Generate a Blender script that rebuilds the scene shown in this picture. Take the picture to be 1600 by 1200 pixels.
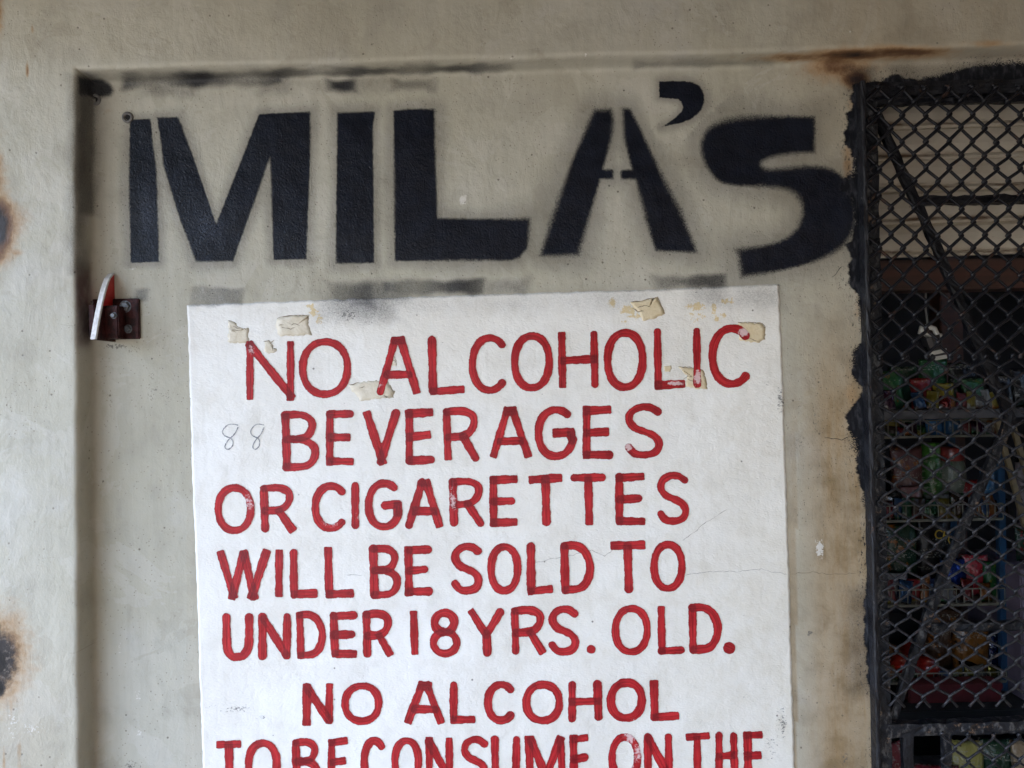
import bpy, bmesh, math, random
import numpy as np
from mathutils import Vector, Matrix
R = math.radians
random.seed(7)
scene = bpy.context.scene
for o in list(bpy.data.objects):
    bpy.data.objects.remove(o)

# ------------------------------------------------------------------ camera
DIST = 1.21                       # camera to the recessed panel, metres
CAM = Vector((0.0, -DIST, 1.70))
ROLL = R(1.2)
RIGHT = Vector((math.cos(ROLL), 0, -math.sin(ROLL)))
UP = Vector((math.sin(ROLL), 0, math.cos(ROLL)))
cd = bpy.data.cameras.new('camera'); cam = bpy.data.objects.new('camera', cd)
scene.collection.objects.link(cam); scene.camera = cam
cd.sensor_width = 36; cd.lens = 36 * DIST / 1.6
cd.clip_start = 0.01; cd.clip_end = 600
cam.matrix_world = Matrix(((RIGHT.x, UP.x, 0, CAM.x), (RIGHT.y, UP.y, -1, CAM.y), (RIGHT.z, UP.z, 0, CAM.z), (0, 0, 0, 1)))

# ------------------------------------------------------------------ sky, sun, exposure
SUN_EL, SUN_AZ = 50, -48          # sun stands behind the shop: the front is in open shade
world = bpy.data.worlds.new('World'); scene.world = world; world.use_nodes = True
wn = world.node_tree; wn.nodes.clear()
sky = wn.nodes.new('ShaderNodeTexSky'); sky.sky_type = 'NISHITA'; sky.sun_disc = False
sky.sun_elevation = R(SUN_EL); sky.sun_rotation = R(SUN_AZ); sky.air_density = 0.75; sky.dust_density = 3.2; sky.ozone_density = 0.4
bg = wn.nodes.new('ShaderNodeBackground'); bg.inputs[1].default_value = 0.14
wo = wn.nodes.new('ShaderNodeOutputWorld')
wn.links.new(sky.outputs[0], bg.inputs[0]); wn.links.new(bg.outputs[0], wo.inputs[0])
sl = bpy.data.lights.new('sun', 'SUN'); sl.energy = 3.0; sl.angle = R(0.5); sl.color = (1, 0.95, 0.87)
so = bpy.data.objects.new('sun', sl); scene.collection.objects.link(so)
sdir = Vector((math.sin(R(SUN_AZ)) * math.cos(R(SUN_EL)), math.cos(R(SUN_AZ)) * math.cos(R(SUN_EL)), math.sin(R(SUN_EL))))
so.rotation_euler = sdir.to_track_quat('Z', 'Y').to_euler(); so.location = (-5, 6, 9)
scene.view_settings.view_transform = 'Standard'; scene.view_settings.look = 'None'
scene.view_settings.exposure = 4.08; scene.view_settings.gamma = 1.0

# ------------------------------------------------------------------ helpers
C = scene.collection
def P(px, py, Y=0.0):
    """picture position (1600x1200) of a point standing at depth Y -> place"""
    k = (Y + DIST) / DIST / 1000.0
    return Vector((CAM.x, Y, CAM.z)) + RIGHT * ((px - 800) * k) + UP * ((600 - py) * k)
def Parr(px, py, Y):
    k = (Y + DIST) / DIST / 1000.0
    a = (px - 800) * k; b = (600 - py) * k
    return np.stack([CAM.x + RIGHT.x * a + UP.x * b, Y + 0 * a, CAM.z + RIGHT.z * a + UP.z * b], -1)
def tag(o, label=None, cat=None, group=None, kind=None):
    if label: o['label'] = label
    if cat: o['category'] = cat
    if group: o['group'] = group
    if kind: o['kind'] = kind
    return o
def empty(name, loc):
    o = bpy.data.objects.new(name, None); C.objects.link(o); o.location = loc; o.empty_display_size = 0.05
    return o
def link(name, me, m, parent=None, smooth=False):
    o = bpy.data.objects.new(name, me); C.objects.link(o)
    if m: me.materials.append(m)
    if parent is not None:
        o.parent = parent
        o.matrix_parent_inverse = Matrix.Translation(parent.location).inverted() if parent.parent is None else Matrix.Identity(4)
    if smooth:
        for p in me.polygons: p.use_smooth = True
    return o
def bmobj(name, bm, m, parent=None, smooth=False):
    me = bpy.data.meshes.new(name); bmesh.ops.recalc_face_normals(bm, faces=bm.faces); bm.to_mesh(me); bm.free()
    return link(name, me, m, parent, smooth)
def box_bm(x0, x1, y0, y1, z0, z1, bev=0.0, bm=None):
    bm = bm or bmesh.new()
    r = bmesh.ops.create_cube(bm, size=1)
    for v in r['verts']:
        v.co = Vector((x0 + (v.co.x + .5) * (x1 - x0), y0 + (v.co.y + .5) * (y1 - y0), z0 + (v.co.z + .5) * (z1 - z0)))
    if bev: bmesh.ops.bevel(bm, geom=list({e for v in r['verts'] for e in v.link_edges}), offset=bev, segments=2, affect='EDGES')
    return bm
def bar_bm(a, b, w, t, n=1, rough=0.0, bev=0.0, bm=None, seed=0):
    """flat bar from a to b: w across in the wall plane, t along Y; lumpy when rough"""
    bm = bm or bmesh.new(); rr = random.Random(seed)
    d = (b - a).normalized(); s = Vector((-d.z, 0, d.x))
    yv = Vector((0, 1, 0)); rings = []
    prof = [(-.5, -.5), (-.2, -.56), (.2, -.56), (.5, -.5), (.5, .5), (-.5, .5)] if rough else [(-.5, -.5), (.5, -.5), (.5, .5), (-.5, .5)]
    for i in range(n + 1):
        c = a.lerp(b, i / n)
        rings.append([bm.verts.new(c + s * (w * p + rr.uniform(-rough, rough)) + yv * (t * q + rr.uniform(-rough, rough))) for p, q in prof])
    k = len(prof)
    for i in range(n):
        for j in range(k):
            bm.faces.new((rings[i][j], rings[i][(j + 1) % k], rings[i + 1][(j + 1) % k], rings[i + 1][j]))
    bm.faces.new(rings[0][::-1]); bm.faces.new(rings[-1])
    return bm
def tube_bm(pts, r, sides=6, bm=None, jit=0.0, seed=0):
    bm = bm or bmesh.new(); rr = random.Random(seed); rings = []
    for i, p in enumerate(pts):
        d = (pts[min(i + 1, len(pts) - 1)] - pts[max(i - 1, 0)]).normalized()
        ref = Vector((0, 1, 0)) if abs(d.y) < .9 else Vector((1, 0, 0))
        u = d.cross(ref).normalized(); v = d.cross(u)
        q = r * (1 + rr.uniform(-jit, jit))
        rings.append([bm.verts.new(p + (u * math.cos(t) + v * math.sin(t)) * q) for t in [2 * math.pi * k / sides for k in range(sides)]])
    for i in range(len(rings) - 1):
        for j in range(sides):
            bm.faces.new((rings[i][j], rings[i][(j + 1) % sides], rings[i + 1][(j + 1) % sides], rings[i + 1][j]))
    bm.faces.new(rings[0][::-1]); bm.faces.new(rings[-1])
    return bm
def lathe_bm(prof, c, sides=20, axis='Z', bm=None):
    """prof: (radius, height) pairs"""
    bm = bm or bmesh.new(); rings = []
    for r, h in prof:
        ring = []
        for k in range(sides):
            t = 2 * math.pi * k / sides
            v = Vector((r * math.cos(t), r * math.sin(t), h)) if axis == 'Z' else Vector((r * math.cos(t), -h, r * math.sin(t)))
            ring.append(bm.verts.new(c + v))
        rings.append(ring)
    for i in range(len(rings) - 1):
        for j in range(sides):
            bm.faces.new((rings[i][j], rings[i][(j + 1) % sides], rings[i + 1][(j + 1) % sides], rings[i + 1][j]))
    bm.faces.new(rings[0][::-1]); bm.faces.new(rings[-1])
    return bm

# ------------------------------------------------------------------ node helper
class G:
    def __init__(s, name):
        s.m = bpy.data.materials.new(name); s.m.use_nodes = True; s.t = s.m.node_tree; s.t.nodes.clear()
        s.out = s.t.nodes.new('ShaderNodeOutputMaterial'); s.geo = None
    def nn(s, ty): return s.t.nodes.new('ShaderNode' + ty)
    def put(s, inp, v):
        if isinstance(v, bpy.types.NodeSocket): s.t.links.new(v, inp)
        elif isinstance(v, (tuple, list)) and len(v) == 3 and len(inp.default_value) == 4: inp.default_value = (*v, 1)
        else: inp.default_value = v
    def pos(s):
        if s.geo is None: s.geo = s.nn('NewGeometry')
        return s.geo.outputs['Position']
    def objco(s): return s.nn('TexCoord').outputs['Object']
    def scl(s, v, k):
        n = s.nn('VectorMath'); n.operation = 'MULTIPLY'; s.put(n.inputs[0], v); n.inputs[1].default_value = k; return n.outputs[0]
    def noise(s, v, scale, detail=4, rough=.55, dist=0.0):
        n = s.nn('TexNoise'); s.put(n.inputs['Vector'], v); n.inputs['Scale'].default_value = scale; n.inputs['Detail'].default_value = detail
        n.inputs['Roughness'].default_value = rough; n.inputs['Distortion'].default_value = dist; return n.outputs['Fac']
    def voro(s, v, scale):
        n = s.nn('TexVoronoi'); s.put(n.inputs['Vector'], v); n.inputs['Scale'].default_value = scale; return n.outputs['Distance'], n.outputs['Color']
    def ma(s, op, a, b=0.0, c=0.0, clamp=False):
        n = s.nn('Math'); n.operation = op; n.use_clamp = clamp
        for i, v in enumerate((a, b, c)): s.put(n.inputs[i], v)
        return n.outputs[0]
    def mr(s, v, a, b, c=0.0, d=1.0, smooth=True):
        n = s.nn('MapRange'); n.interpolation_type = 'SMOOTHSTEP' if smooth else 'LINEAR'
        for i, x in enumerate((v, a, b, c, d)): s.put(n.inputs[i], x)
        return n.outputs[0]
    def mix(s, f, a, b, mode='MIX'):
        n = s.nn('Mix'); n.data_type = 'RGBA'; n.blend_type = mode
        s.put(n.inputs[0], f); s.put(n.inputs[6], a); s.put(n.inputs[7], b); return n.outputs[2]
    def mixf(s, f, a, b):
        n = s.nn('Mix'); n.data_type = 'FLOAT'; s.put(n.inputs[0], f); s.put(n.inputs[2], a); s.put(n.inputs[3], b); return n.outputs[0]
    def attr(s, name):
        n = s.nn('Attribute'); n.attribute_name = name; return n.outputs['Fac']
    def attv(s, name):
        n = s.nn('Attribute'); n.attribute_name = name; return n.outputs['Vector']
    def xyz(s, v):
        n = s.nn('SeparateXYZ'); s.put(n.inputs[0], v); return n.outputs
    def bump(s, h, strength, dist, prev=None):
        n = s.nn('Bump'); s.put(n.inputs['Strength'], strength); n.inputs['Distance'].default_value = dist; s.put(n.inputs['Height'], h)
        if prev is not None: s.put(n.inputs['Normal'], prev)
        return n.outputs[0]
    def done(s, col, rough=.6, normal=None, metal=0.0, spec=.5, coat=0.0):
        b = s.nn('BsdfPrincipled'); s.put(b.inputs['Base Color'], col); s.put(b.inputs['Roughness'], rough); s.put(b.inputs['Metallic'], metal)
        s.put(b.inputs['Specular IOR Level'], spec); b.inputs['Coat Weight'].default_value = coat
        if normal is not None: s.put(b.inputs['Normal'], normal)
        s.t.links.new(b.outputs[0], s.out.inputs[0]); return s.m

# ------------------------------------------------------------------ materials
def plaster_mat():
    g = G('aged_grey_cream_wall_paint'); p = g.pos()
    big = g.noise(p, 2.6, 6, .6); mid = g.noise(p, 17, 5, .6); fine = g.noise(p, 900, 2, .6); grain = g.noise(p, 520, 3, .7)
    streak = g.noise(g.scl(p, (60, 1, 5)), 1.0, 5, .65, .5)
    col = g.mix(g.mr(big, .36, .66), (.452, .438, .372), (.392, .374, .298))
    col = g.mix(g.mr(mid, .48, .75, 0, .45), col, (.30, .285, .235))
    col = g.mix(g.mr(g.noise(p, 5.5, 6, .65), .56, .72, 0, .35), col, (.47, .465, .45))
    wisp = g.noise(g.scl(p, (1, 1, .45)), 34, 6, .7, 1.2)
    col = g.mix(g.mr(wisp, .52, .74, 0, .30), col, (.27, .255, .21))
    col = g.mix(.35, col, g.mix(g.mr(streak, .3, .7), (.43, .43, .43), (.56, .56, .56)), 'OVERLAY')
    patch = g.noise(p, 7.5, 9, .62, .8)
    col = g.mix(g.mr(patch, .555, .575, 0, .30), col, (.50, .485, .43))
    col = g.mix(g.mr(patch, .405, .385, 0, .30), col, (.29, .27, .21))
    scr = g.noise(g.scl(p, (30, 1, 150)), 1.0, 4, .7, 1.5)
    col = g.mix(g.mr(scr, .68, .74, 0, .5), col, (.20, .185, .15))
    tan = g.ma('MULTIPLY', g.attr('tan'), g.mr(g.ma('ADD', g.ma('MULTIPLY', streak, .5), g.ma('MULTIPLY', mid, .5)), .3, .7, .6, 1.1), clamp=True)
    col = g.mix(tan, col, g.mix(g.mr(mid, .4, .65), (.30, .212, .115), (.215, .152, .080)))
    # grime streaks and scuffs
    scf = g.attr('scuff')
    col = g.mix(g.mr(g.ma('ADD', scf, g.ma('MULTIPLY', g.ma('SUBTRACT', g.noise(p, 230, 4, .75), .5), 1.6)), .46, .62, 0, .8), col, (.09, .085, .08))
    pale = g.attr('pale')
    col = g.mix(g.mr(g.ma('ADD', pale, g.ma('MULTIPLY', g.ma('SUBTRACT', g.noise(p, 210, 5, .8), .5), 2.6)), .58, .74, 0, .85), col, (.66, .65, .61))
    # dark specks and pits
    vd, vc = g.voro(p, 75); vr = g.xyz(vc)
    spk = g.ma('MULTIPLY', g.mr(vd, .16, .07), g.ma('GREATER_THAN', vr[0], .80))
    vd2, vc2 = g.voro(p, 190); vr2 = g.xyz(vc2)
    spk2 = g.ma('MULTIPLY', g.mr(vd2, .24, .1), g.ma('GREATER_THAN', vr2[1], .88))
    spk = g.ma('MAXIMUM', g.ma('MULTIPLY', spk, g.mr(vr[1], .2, 1, .3, 1)), g.ma('MULTIPLY', spk2, .6))
    col = g.mix(g.ma('MULTIPLY', spk, .75), col, (.10, .085, .065))
    # rust
    rn = g.ma('ADD', g.attr('rust'), g.ma('MULTIPLY', g.ma('SUBTRACT', g.noise(g.scl(p, (1, 1, 1)), 60, 6, .65), .5), .5))
    col = g.mix(g.ma('MULTIPLY', g.mr(rn, .08, .5), g.mr(g.attr('rust'), 0, .12)), col, (.34, .225, .12))
    col = g.mix(g.ma('MULTIPLY', g.mr(rn, .34, .62), .95), col, (.125, .062, .030))
    col = g.mix(g.mr(rn, .58, .88), col, (.022, .017, .015))
    brn = g.ma('ADD', g.attr('burn'), g.ma('MULTIPLY', g.ma('SUBTRACT', g.noise(p, 150, 5, .7), .5), .7))
    col = g.mix(g.mr(brn, .28, .75), col, g.mix(g.mr(g.noise(p, 110, 5, .7), .52, .66), (.026, .022, .021), (.13, .108, .092)))
    col = g.mix(g.mr(brn, .8, 1.0), col, (.006, .005, .005))
    # maroon blotches beside the bracket
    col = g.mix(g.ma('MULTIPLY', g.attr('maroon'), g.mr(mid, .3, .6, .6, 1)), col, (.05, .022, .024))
    # stencil spray paint
    soft = g.attr('soft'); sd = g.attr('sdf')
    sdn = g.ma('ADD', sd, g.ma('MULTIPLY', g.ma('MULTIPLY', g.ma('SUBTRACT', grain, .5), 1.6), soft))
    sdn = g.ma('ADD', sdn, g.ma('MULTIPLY', g.ma('SUBTRACT', g.noise(p, 110, 3), .5), 3.0))
    f1 = g.mr(sdn, soft, g.ma('MULTIPLY', soft, -.55))
    halo = g.ma('MULTIPLY', g.mr(sdn, g.ma('ADD', g.ma('MULTIPLY', soft, 4.2), 7.0), 0.0), .34)
    f1 = g.ma('MAXIMUM', f1, halo)
    ov = g.attr('over')
    ovf = g.ma('ADD', ov, g.ma('MULTIPLY', g.ma('MULTIPLY', g.ma('SUBTRACT', grain, .5), 3.2), g.ma('MULTIPLY', ov, g.ma('SUBTRACT', 1.0, ov))), clamp=True)
    f1 = g.ma('MAXIMUM', f1, ovf)
    sheen_wear = g.mr(g.ma('ADD', g.attr('sheen_wearb'), g.ma('MULTIPLY', g.ma('SUBTRACT', g.noise(p, 260, 4, .75), .5), 1.3)), .5, .9, 0, .32)
    blk = g.mix(g.mr(g.noise(p, 28, 4), .35, .7), (.0045, .0058, .011), (.008, .0105, .019))
    blk = g.mix(sheen_wear, blk, (.095, .115, .165))  # blue-grey sky sheen painted into the black, with worn speckle
    col = g.mix(f1, col, blk)
    # brushed-on black paint round the grille
    sl_ = g.ma('ADD', g.attr('slop'), g.ma('MULTIPLY', g.ma('SUBTRACT', g.noise(g.scl(p, (1, 1, 2.2)), 30, 5, .65), .5), 22))
    sl_ = g.ma('ADD', sl_, 4.0)
    dry = g.mr(g.noise(p, 13, 3), .47, .62, 3, 50)
    sl_ = g.ma('ADD', sl_, g.ma('MULTIPLY', g.ma('SUBTRACT', g.noise(g.scl(p, (1, 1, 1.7)), 420, 3, .7), .5), dry))
    isl = g.ma('MULTIPLY', g.mr(g.noise(g.scl(p, (1.6, 1, .8)), 190, 5, .75), .56, .62), g.mr(g.ma('ADD', g.attr('slop'), g.ma('MULTIPLY', g.ma('SUBTRACT', g.noise(p, 16, 3), .5), 60)), 14, 2))
    fs = g.ma('MAXIMUM', g.mr(sl_, 2.0, -2.0), g.ma('MULTIPLY', isl, .9))
    col = g.mix(fs, col, g.mix(g.mr(g.noise(g.scl(p, (1, 1, .4)), 120, 4), .45, .75), (.008, .009, .012), (.045, .047, .055)))
    f = g.ma('MAXIMUM', f1, fs)
    # relief
    lumps = g.noise(p, 42, 3, .5); peel = g.noise(p, 300, 3, .6)
    n = g.bump(lumps, .55, .0026)
    n = g.bump(g.ma('ADD', g.ma('MULTIPLY', wisp, .8), g.ma('MULTIPLY', patch, 1.0)), .5, .0026, n)
    n = g.bump(peel, g.mixf(f1, .34, .75), .0012, n)
    n = g.bump(g.ma('SUBTRACT', 1.0, spk), .5, .0010, n)
    n = g.bump(g.ma('ADD', pale, scf), .35, .0012, n)
    return g.done(col, g.mixf(f, g.mr(mid, .3, .7, .48, .66), g.mixf(fs, .33, .42)), n, spec=g.mixf(f, .3, g.mixf(fs, .20, .10)))

def sign_group(g, red=None):
    p = g.pos()
    big = g.noise(p, 3.2, 6, .6); mid = g.noise(p, 21, 5, .62); streak = g.noise(g.scl(p, (90, 1, 9)), 1, 4, .6); grain = g.noise(p, 520, 3, .7)
    col = g.mix(g.mr(big, .35, .65), (.80, .80, .775), (.735, .722, .675))
    col = g.mix(g.mr(mid, .48, .74, 0, .45), col, (.62, .60, .545))
    col = g.mix(g.mr(g.noise(p, 6.5, 9, .65, .6), .54, .60, 0, .22), col, (.64, .62, .56))
    col = g.mix(g.ma('MULTIPLY', g.mr(streak, .52, .72), .22), col, (.56, .55, .50))
    col = g.mix(g.ma('MULTIPLY', g.attr('tan'), g.mr(mid, .3, .65, .55, 1)), col, (.60, .565, .47))
    gl = g.ma('ADD', g.attr('glue'), g.ma('MULTIPLY', g.ma('SUBTRACT', g.noise(p, 160, 5, .7), .5), 1.9))
    col = g.mix(g.ma('MULTIPLY', g.mr(gl, .46, .58), .85), col, g.mix(g.mr(grain, .35, .6), (.62, .47, .22), (.70, .58, .34)))
    scn = g.noise(g.scl(p, (1, 1, 1.6)), 210, 5, .8)
    sc = g.mr(g.ma('ADD', g.attr('scuff'), g.ma('MULTIPLY', g.ma('SUBTRACT', scn, .5), 2.2)), .58, .74, 0, .85)
    col = g.mix(sc, col, (.07, .07, .075))
    vd, vc = g.voro(p, 42); vr = g.xyz(vc)
    spk = g.ma('MULTIPLY', g.mr(vd, .085, .045), g.ma('GREATER_THAN', vr[0], .86))
    col = g.mix(g.ma('MULTIPLY', spk, .8), col, (.13, .11, .10))
    ov = g.attr('over')
    ovf = g.ma('ADD', ov, g.ma('MULTIPLY', g.ma('MULTIPLY', g.ma('SUBTRACT', grain, .5), 4.5), g.ma('MULTIPLY', ov, g.ma('SUBTRACT', 1.0, ov))), clamp=True)
    col = g.mix(ovf, col, (.03, .034, .045))
    rough = g.mr(mid, .3, .7, .40, .56)
    if red:
        uv = g.attv('stroke'); u = g.xyz(uv)
        cmb = g.nn('CombineXYZ'); g.put(cmb.inputs[0], g.ma('MULTIPLY', u[0], 14.0)); g.put(cmb.inputs[1], g.ma('MULTIPLY', u[1], 420.0)); g.put(cmb.inputs[2], g.ma('MULTIPLY', u[2], 7.0))
        bris = g.noise(cmb.outputs[0], 1.0, 4, .65)
        blob = g.noise(p, 36, 3, .5)
        rc = g.mix(g.mr(bris, .40, .60), (.27, .006, .010), (.50, .020, .026))
        rc = g.mix(g.mr(blob, .42, .72, 0, .55), rc, (.24, .005, .009))
        rc = g.mix(g.ma('MULTIPLY', g.attr('lap'), g.mr(bris, .3, .7, .95, .55)), rc, (.13, .003, .007))
        edge = g.mr(g.attr('rsdf'), -2.6, -.2)
        rc = g.mix(g.ma('MULTIPLY', edge, .55), rc, (.24, .006, .010))
        w = g.ma('ADD', g.attr('rwear'), g.ma('MULTIPLY', g.ma('SUBTRACT', g.noise(p, 230, 5, .75), .5), 1.3))
        rc = g.mix(g.mr(w, .50, .72, 0, .9), rc, (.66, .50, .50))
        rs = g.ma('ADD', g.attr('rsdf'), g.ma('MULTIPLY', g.ma('SUBTRACT', g.noise(p, 260, 3, .6), .5), 2.2))
        f = g.mr(rs, .45, -.45)
        col = rc; rough = g.mr(bris, .3, .7, .34, .5)
    n = g.bump(g.noise(p, 40, 3, .5), .6, .003)
    n = g.bump(g.noise(g.scl(p, (1, 1, 1.5)), 260, 3, .6), .6, .0011, n)
    n = g.bump(g.ma('SUBTRACT', 1.0, g.ma('MAXIMUM', spk, sc)), .4, .0006, n)
    if red:
        n = g.bump(bris, .4, .0009, n)
        m = g.done(col, rough, n, spec=.25); bs = g.out.inputs[0].links[0].from_socket
        tr = g.nn('BsdfTransparent'); mx = g.nn('MixShader'); g.put(mx.inputs[0], f); g.t.links.new(tr.outputs[0], mx.inputs[1]); g.t.links.new(bs, mx.inputs[2])
        g.t.links.new(mx.outputs[0], g.out.inputs[0]); return m
    return g.done(col, rough, n, spec=.22)

def plain(name, col, rough=.5, var=.25, scale=40, metal=0.0, bstr=.2, bdist=.001, bscale=200, coat=0.0, col2=None, spec=.5):
    g = G(name); p = g.objco()
    nz = g.noise(p, scale, 5, .6)
    c2 = col2 or tuple(c * (1 - var) for c in col)
    c = g.mix(g.mr(nz, .35, .68), col, c2)
    n = g.bump(g.noise(p, bscale, 3, .6), bstr, bdist)
    return g.done(c, g.mr(nz, .3, .7, max(rough - .08, .05), min(rough + .1, 1)), n, metal, spec, coat)

def black_iron():
    g = G('black_painted_iron'); p = g.pos()
    chip = g.noise(p, 140, 5, .75); nz = g.noise(p, 35, 4)
    c = g.mix(g.mr(nz, .4, .65), (.007, .0075, .010), (.016, .017, .021))
    c = g.mix(g.mr(chip, .62, .70, 0, .75), c, (.09, .087, .085))
    c = g.mix(g.mr(g.noise(p, 75, 4, .7), .66, .74, 0, .8), c, (.10, .045, .022))
    n = g.bump(g.noise(p, 95, 4, .65), .8, .003); n = g.bump(chip, .5, .001, n)
    return g.done(c, g.mr(nz, .3, .7, .28, .5), n, spec=.22)
def worn_iron():
    g = G('worn_black_and_bare_iron'); p = g.pos()
    chip = g.noise(g.scl(p, (1, 1, .6)), 95, 6, .75); nz = g.noise(p, 40, 4)
    c = g.mix(g.mr(chip, .50, .64), (.008, .009, .012), (.075, .073, .072))
    c = g.mix(g.mr(g.noise(p, 60, 4, .7), .60, .70, 0, .8), c, (.20, .13, .085))
    n = g.bump(chip, .8, .0025)
    return g.done(c, g.mr(nz, .3, .7, .35, .6), n, spec=.22)
def wire_mat():
    g = G('black_coated_mesh_wire'); p = g.pos()
    nz = g.noise(p, 260, 4, .7)
    low = g.mr(g.xyz(p)[2], 1.80, 1.55)          # wire turns greyer towards the lower half
    c = g.mix(g.mr(nz, .45, .65), (.005, .0055, .008), (.015, .016, .020))
    c = g.mix(g.mr(g.noise(p, 48, 4, .7), .60, .70, 0, .7), c, (.055, .026, .014))
    c = g.mix(g.ma('MULTIPLY', low, g.mr(nz, .42, .66, .08, .65)), c, (.060, .059, .062))
    n = g.bump(nz, .4, .0006)
    return g.done(c, .36, n, spec=.25)

M = {}
M['plaster'] = plaster_mat()
M['sign'] = sign_group(G('white_sign_enamel'))
M['red'] = sign_group(G('red_brushed_sign_enamel'), True)
M['iron'] = black_iron(); M['worn'] = worn_iron(); M['wire'] = wire_mat()
M['maroon'] = plain('dark_maroon_painted_steel', (.050, .010, .010), .5, .4, 90, bstr=.6, bdist=.0016, col2=(.012, .004, .004), spec=.2)
M['redpaint'] = plain('red_painted_steel', (.50, .018, .018), .4, .3, 50)
M['whitepaint'] = plain('chipped_white_painted_edge', (.78, .77, .76), .5, .25, 120, bstr=.6, bdist=.0015)
M['bolt'] = plain('dull_zinc_bolt', (.17, .18, .20), .5, .4, 200, metal=.4)
M['anchor'] = plain('painted_over_metal_anchor', (.16, .155, .15), .45, .4, 120)
M['dark'] = plain('dark_hole', (.008, .008, .010), .8)
M['tape'] = plain('aged_masking_tape', (.60, .545, .43), .62, .2, 60, bstr=.7, bdist=.002, bscale=90, col2=(.68, .635, .535))
M['tapey'] = plain('yellowed_masking_tape', (.60, .50, .32), .62, .2, 60, bstr=.6, bdist=.0015, bscale=120, col2=(.66, .57, .40))
M['tear'] = plain('dark_torn_edge', (.16, .135, .10), .8, .5, 300, col2=(.42, .36, .26))
M['stick'] = plain('pale_wooden_stick', (.24, .18, .10), .6, .3, 40)
M['pencil'] = plain('pencil_line', (.14, .15, .17), .7, .5, 300, col2=(.42, .43, .44))
M['crack'] = plain('hairline_crack', (.30, .285, .26), .9, .5, 200, col2=(.55, .53, .49))
M['crackw'] = plain('fine_wall_crack', (.17, .13, .08), .9, .4, 200)
M['slat'] = None
def slat_mat():
    g = G('cream_enamelled_slat_with_rust'); p = g.pos(); o = g.objco(); z = g.xyz(o)[2]
    nz = g.noise(g.scl(p, (14, 1, 60)), 1, 5, .7); c = g.mix(g.mr(g.noise(p, 12, 4), .4, .7), (.62, .57, .47), (.52, .465, .37))
    band = g.mr(g.ma('ABSOLUTE', g.ma('ADD', z, .0215)), .008, .0)
    c = g.mix(g.ma('MULTIPLY', band, g.mr(nz, .42, .6)), c, (.14, .075, .035))
    c = g.mix(g.mr(g.noise(p, 60, 4, .7), .64, .72, 0, .6), c, (.18, .12, .07))
    return g.done(c, .5, g.bump(nz, .3, .001))
M['slat'] = slat_mat()
def wood(name, a, b):
    g = G(name); p = g.objco()
    gr = g.noise(g.scl(p, (3, 30, 60)), 1.2, 5, .6, .4)
    c = g.mix(g.mr(gr, .35, .65), a, b); c = g.mix(g.mr(g.noise(p, 9, 4), .55, .7, 0, .6), c, tuple(x * .5 for x in a))
    return g.done(c, .6, g.bump(gr, .4, .0015))
M['wood'] = wood('dark_red_brown_timber', (.085, .036, .026), (.05, .026, .02))
M['header'] = wood('brown_painted_header', (.16, .105, .06), (.10, .066, .042))
M['bluepost'] = plain('blue_painted_post', (.012, .05, .11), .4, .3)
M['racksteel'] = plain('bare_rack_wire', (.20, .19, .15), .45, .3, metal=.2)
M['shelf'] = plain('grey_shelf_board', (.085, .083, .088), .6, .5, 30)
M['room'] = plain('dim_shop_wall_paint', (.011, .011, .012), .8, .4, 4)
M['ground'] = plain('worn_dusty_asphalt', (.060, .058, .053), .85, .3, 3, bstr=.6, bdist=.004, bscale=60)
M['canopy'] = plain('weathered_canopy_sheet', (.075, .073, .058), .6, .3, 6)

# ------------------------------------------------------------------ distance fields in picture units (1 unit = 1 mm on the panel)
def seg_d(px, py, ax, ay, bx, by):
    dx, dy = bx - ax, by - ay; L = dx * dx + dy * dy + 1e-9
    t = np.clip(((px - ax) * dx + (py - ay) * dy) / L, 0, 1)
    return np.hypot(px - ax - t * dx, py - ay - t * dy), t
def poly_sdf(px, py, poly, far=60.0):
    poly = np.array(poly, float); out = np.full(px.shape, far)
    x0, y0 = poly.min(0) - far; x1, y1 = poly.max(0) + far
    k = (px > x0) & (px < x1) & (py > y0) & (py < y1)
    if not k.any(): return out
    x, y = px[k], py[k]; d = np.full(x.shape, 1e9); ins = np.zeros(x.shape, bool); n = len(poly)
    for i in range(n):
        a, b = poly[i], poly[(i + 1) % n]
        dd, _ = seg_d(x, y, a[0], a[1], b[0], b[1]); d = np.minimum(d, dd)
        c = ((a[1] > y) != (b[1] > y)) & (x < (b[0] - a[0]) * (y - a[1]) / (b[1] - a[1] + 1e-12) + a[0]); ins ^= c
    out[k] = np.minimum(np.where(ins, -d, d), far); return out
def sst(a, b, v):
    t = np.clip((v - a) / (b - a), 0, 1); return t * t * (3 - 2 * t)
def gauss(px, py, cx, cy, rx, ry):
    return np.exp(-(((px - cx) / rx) ** 2 + ((py - cy) / ry) ** 2))

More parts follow.
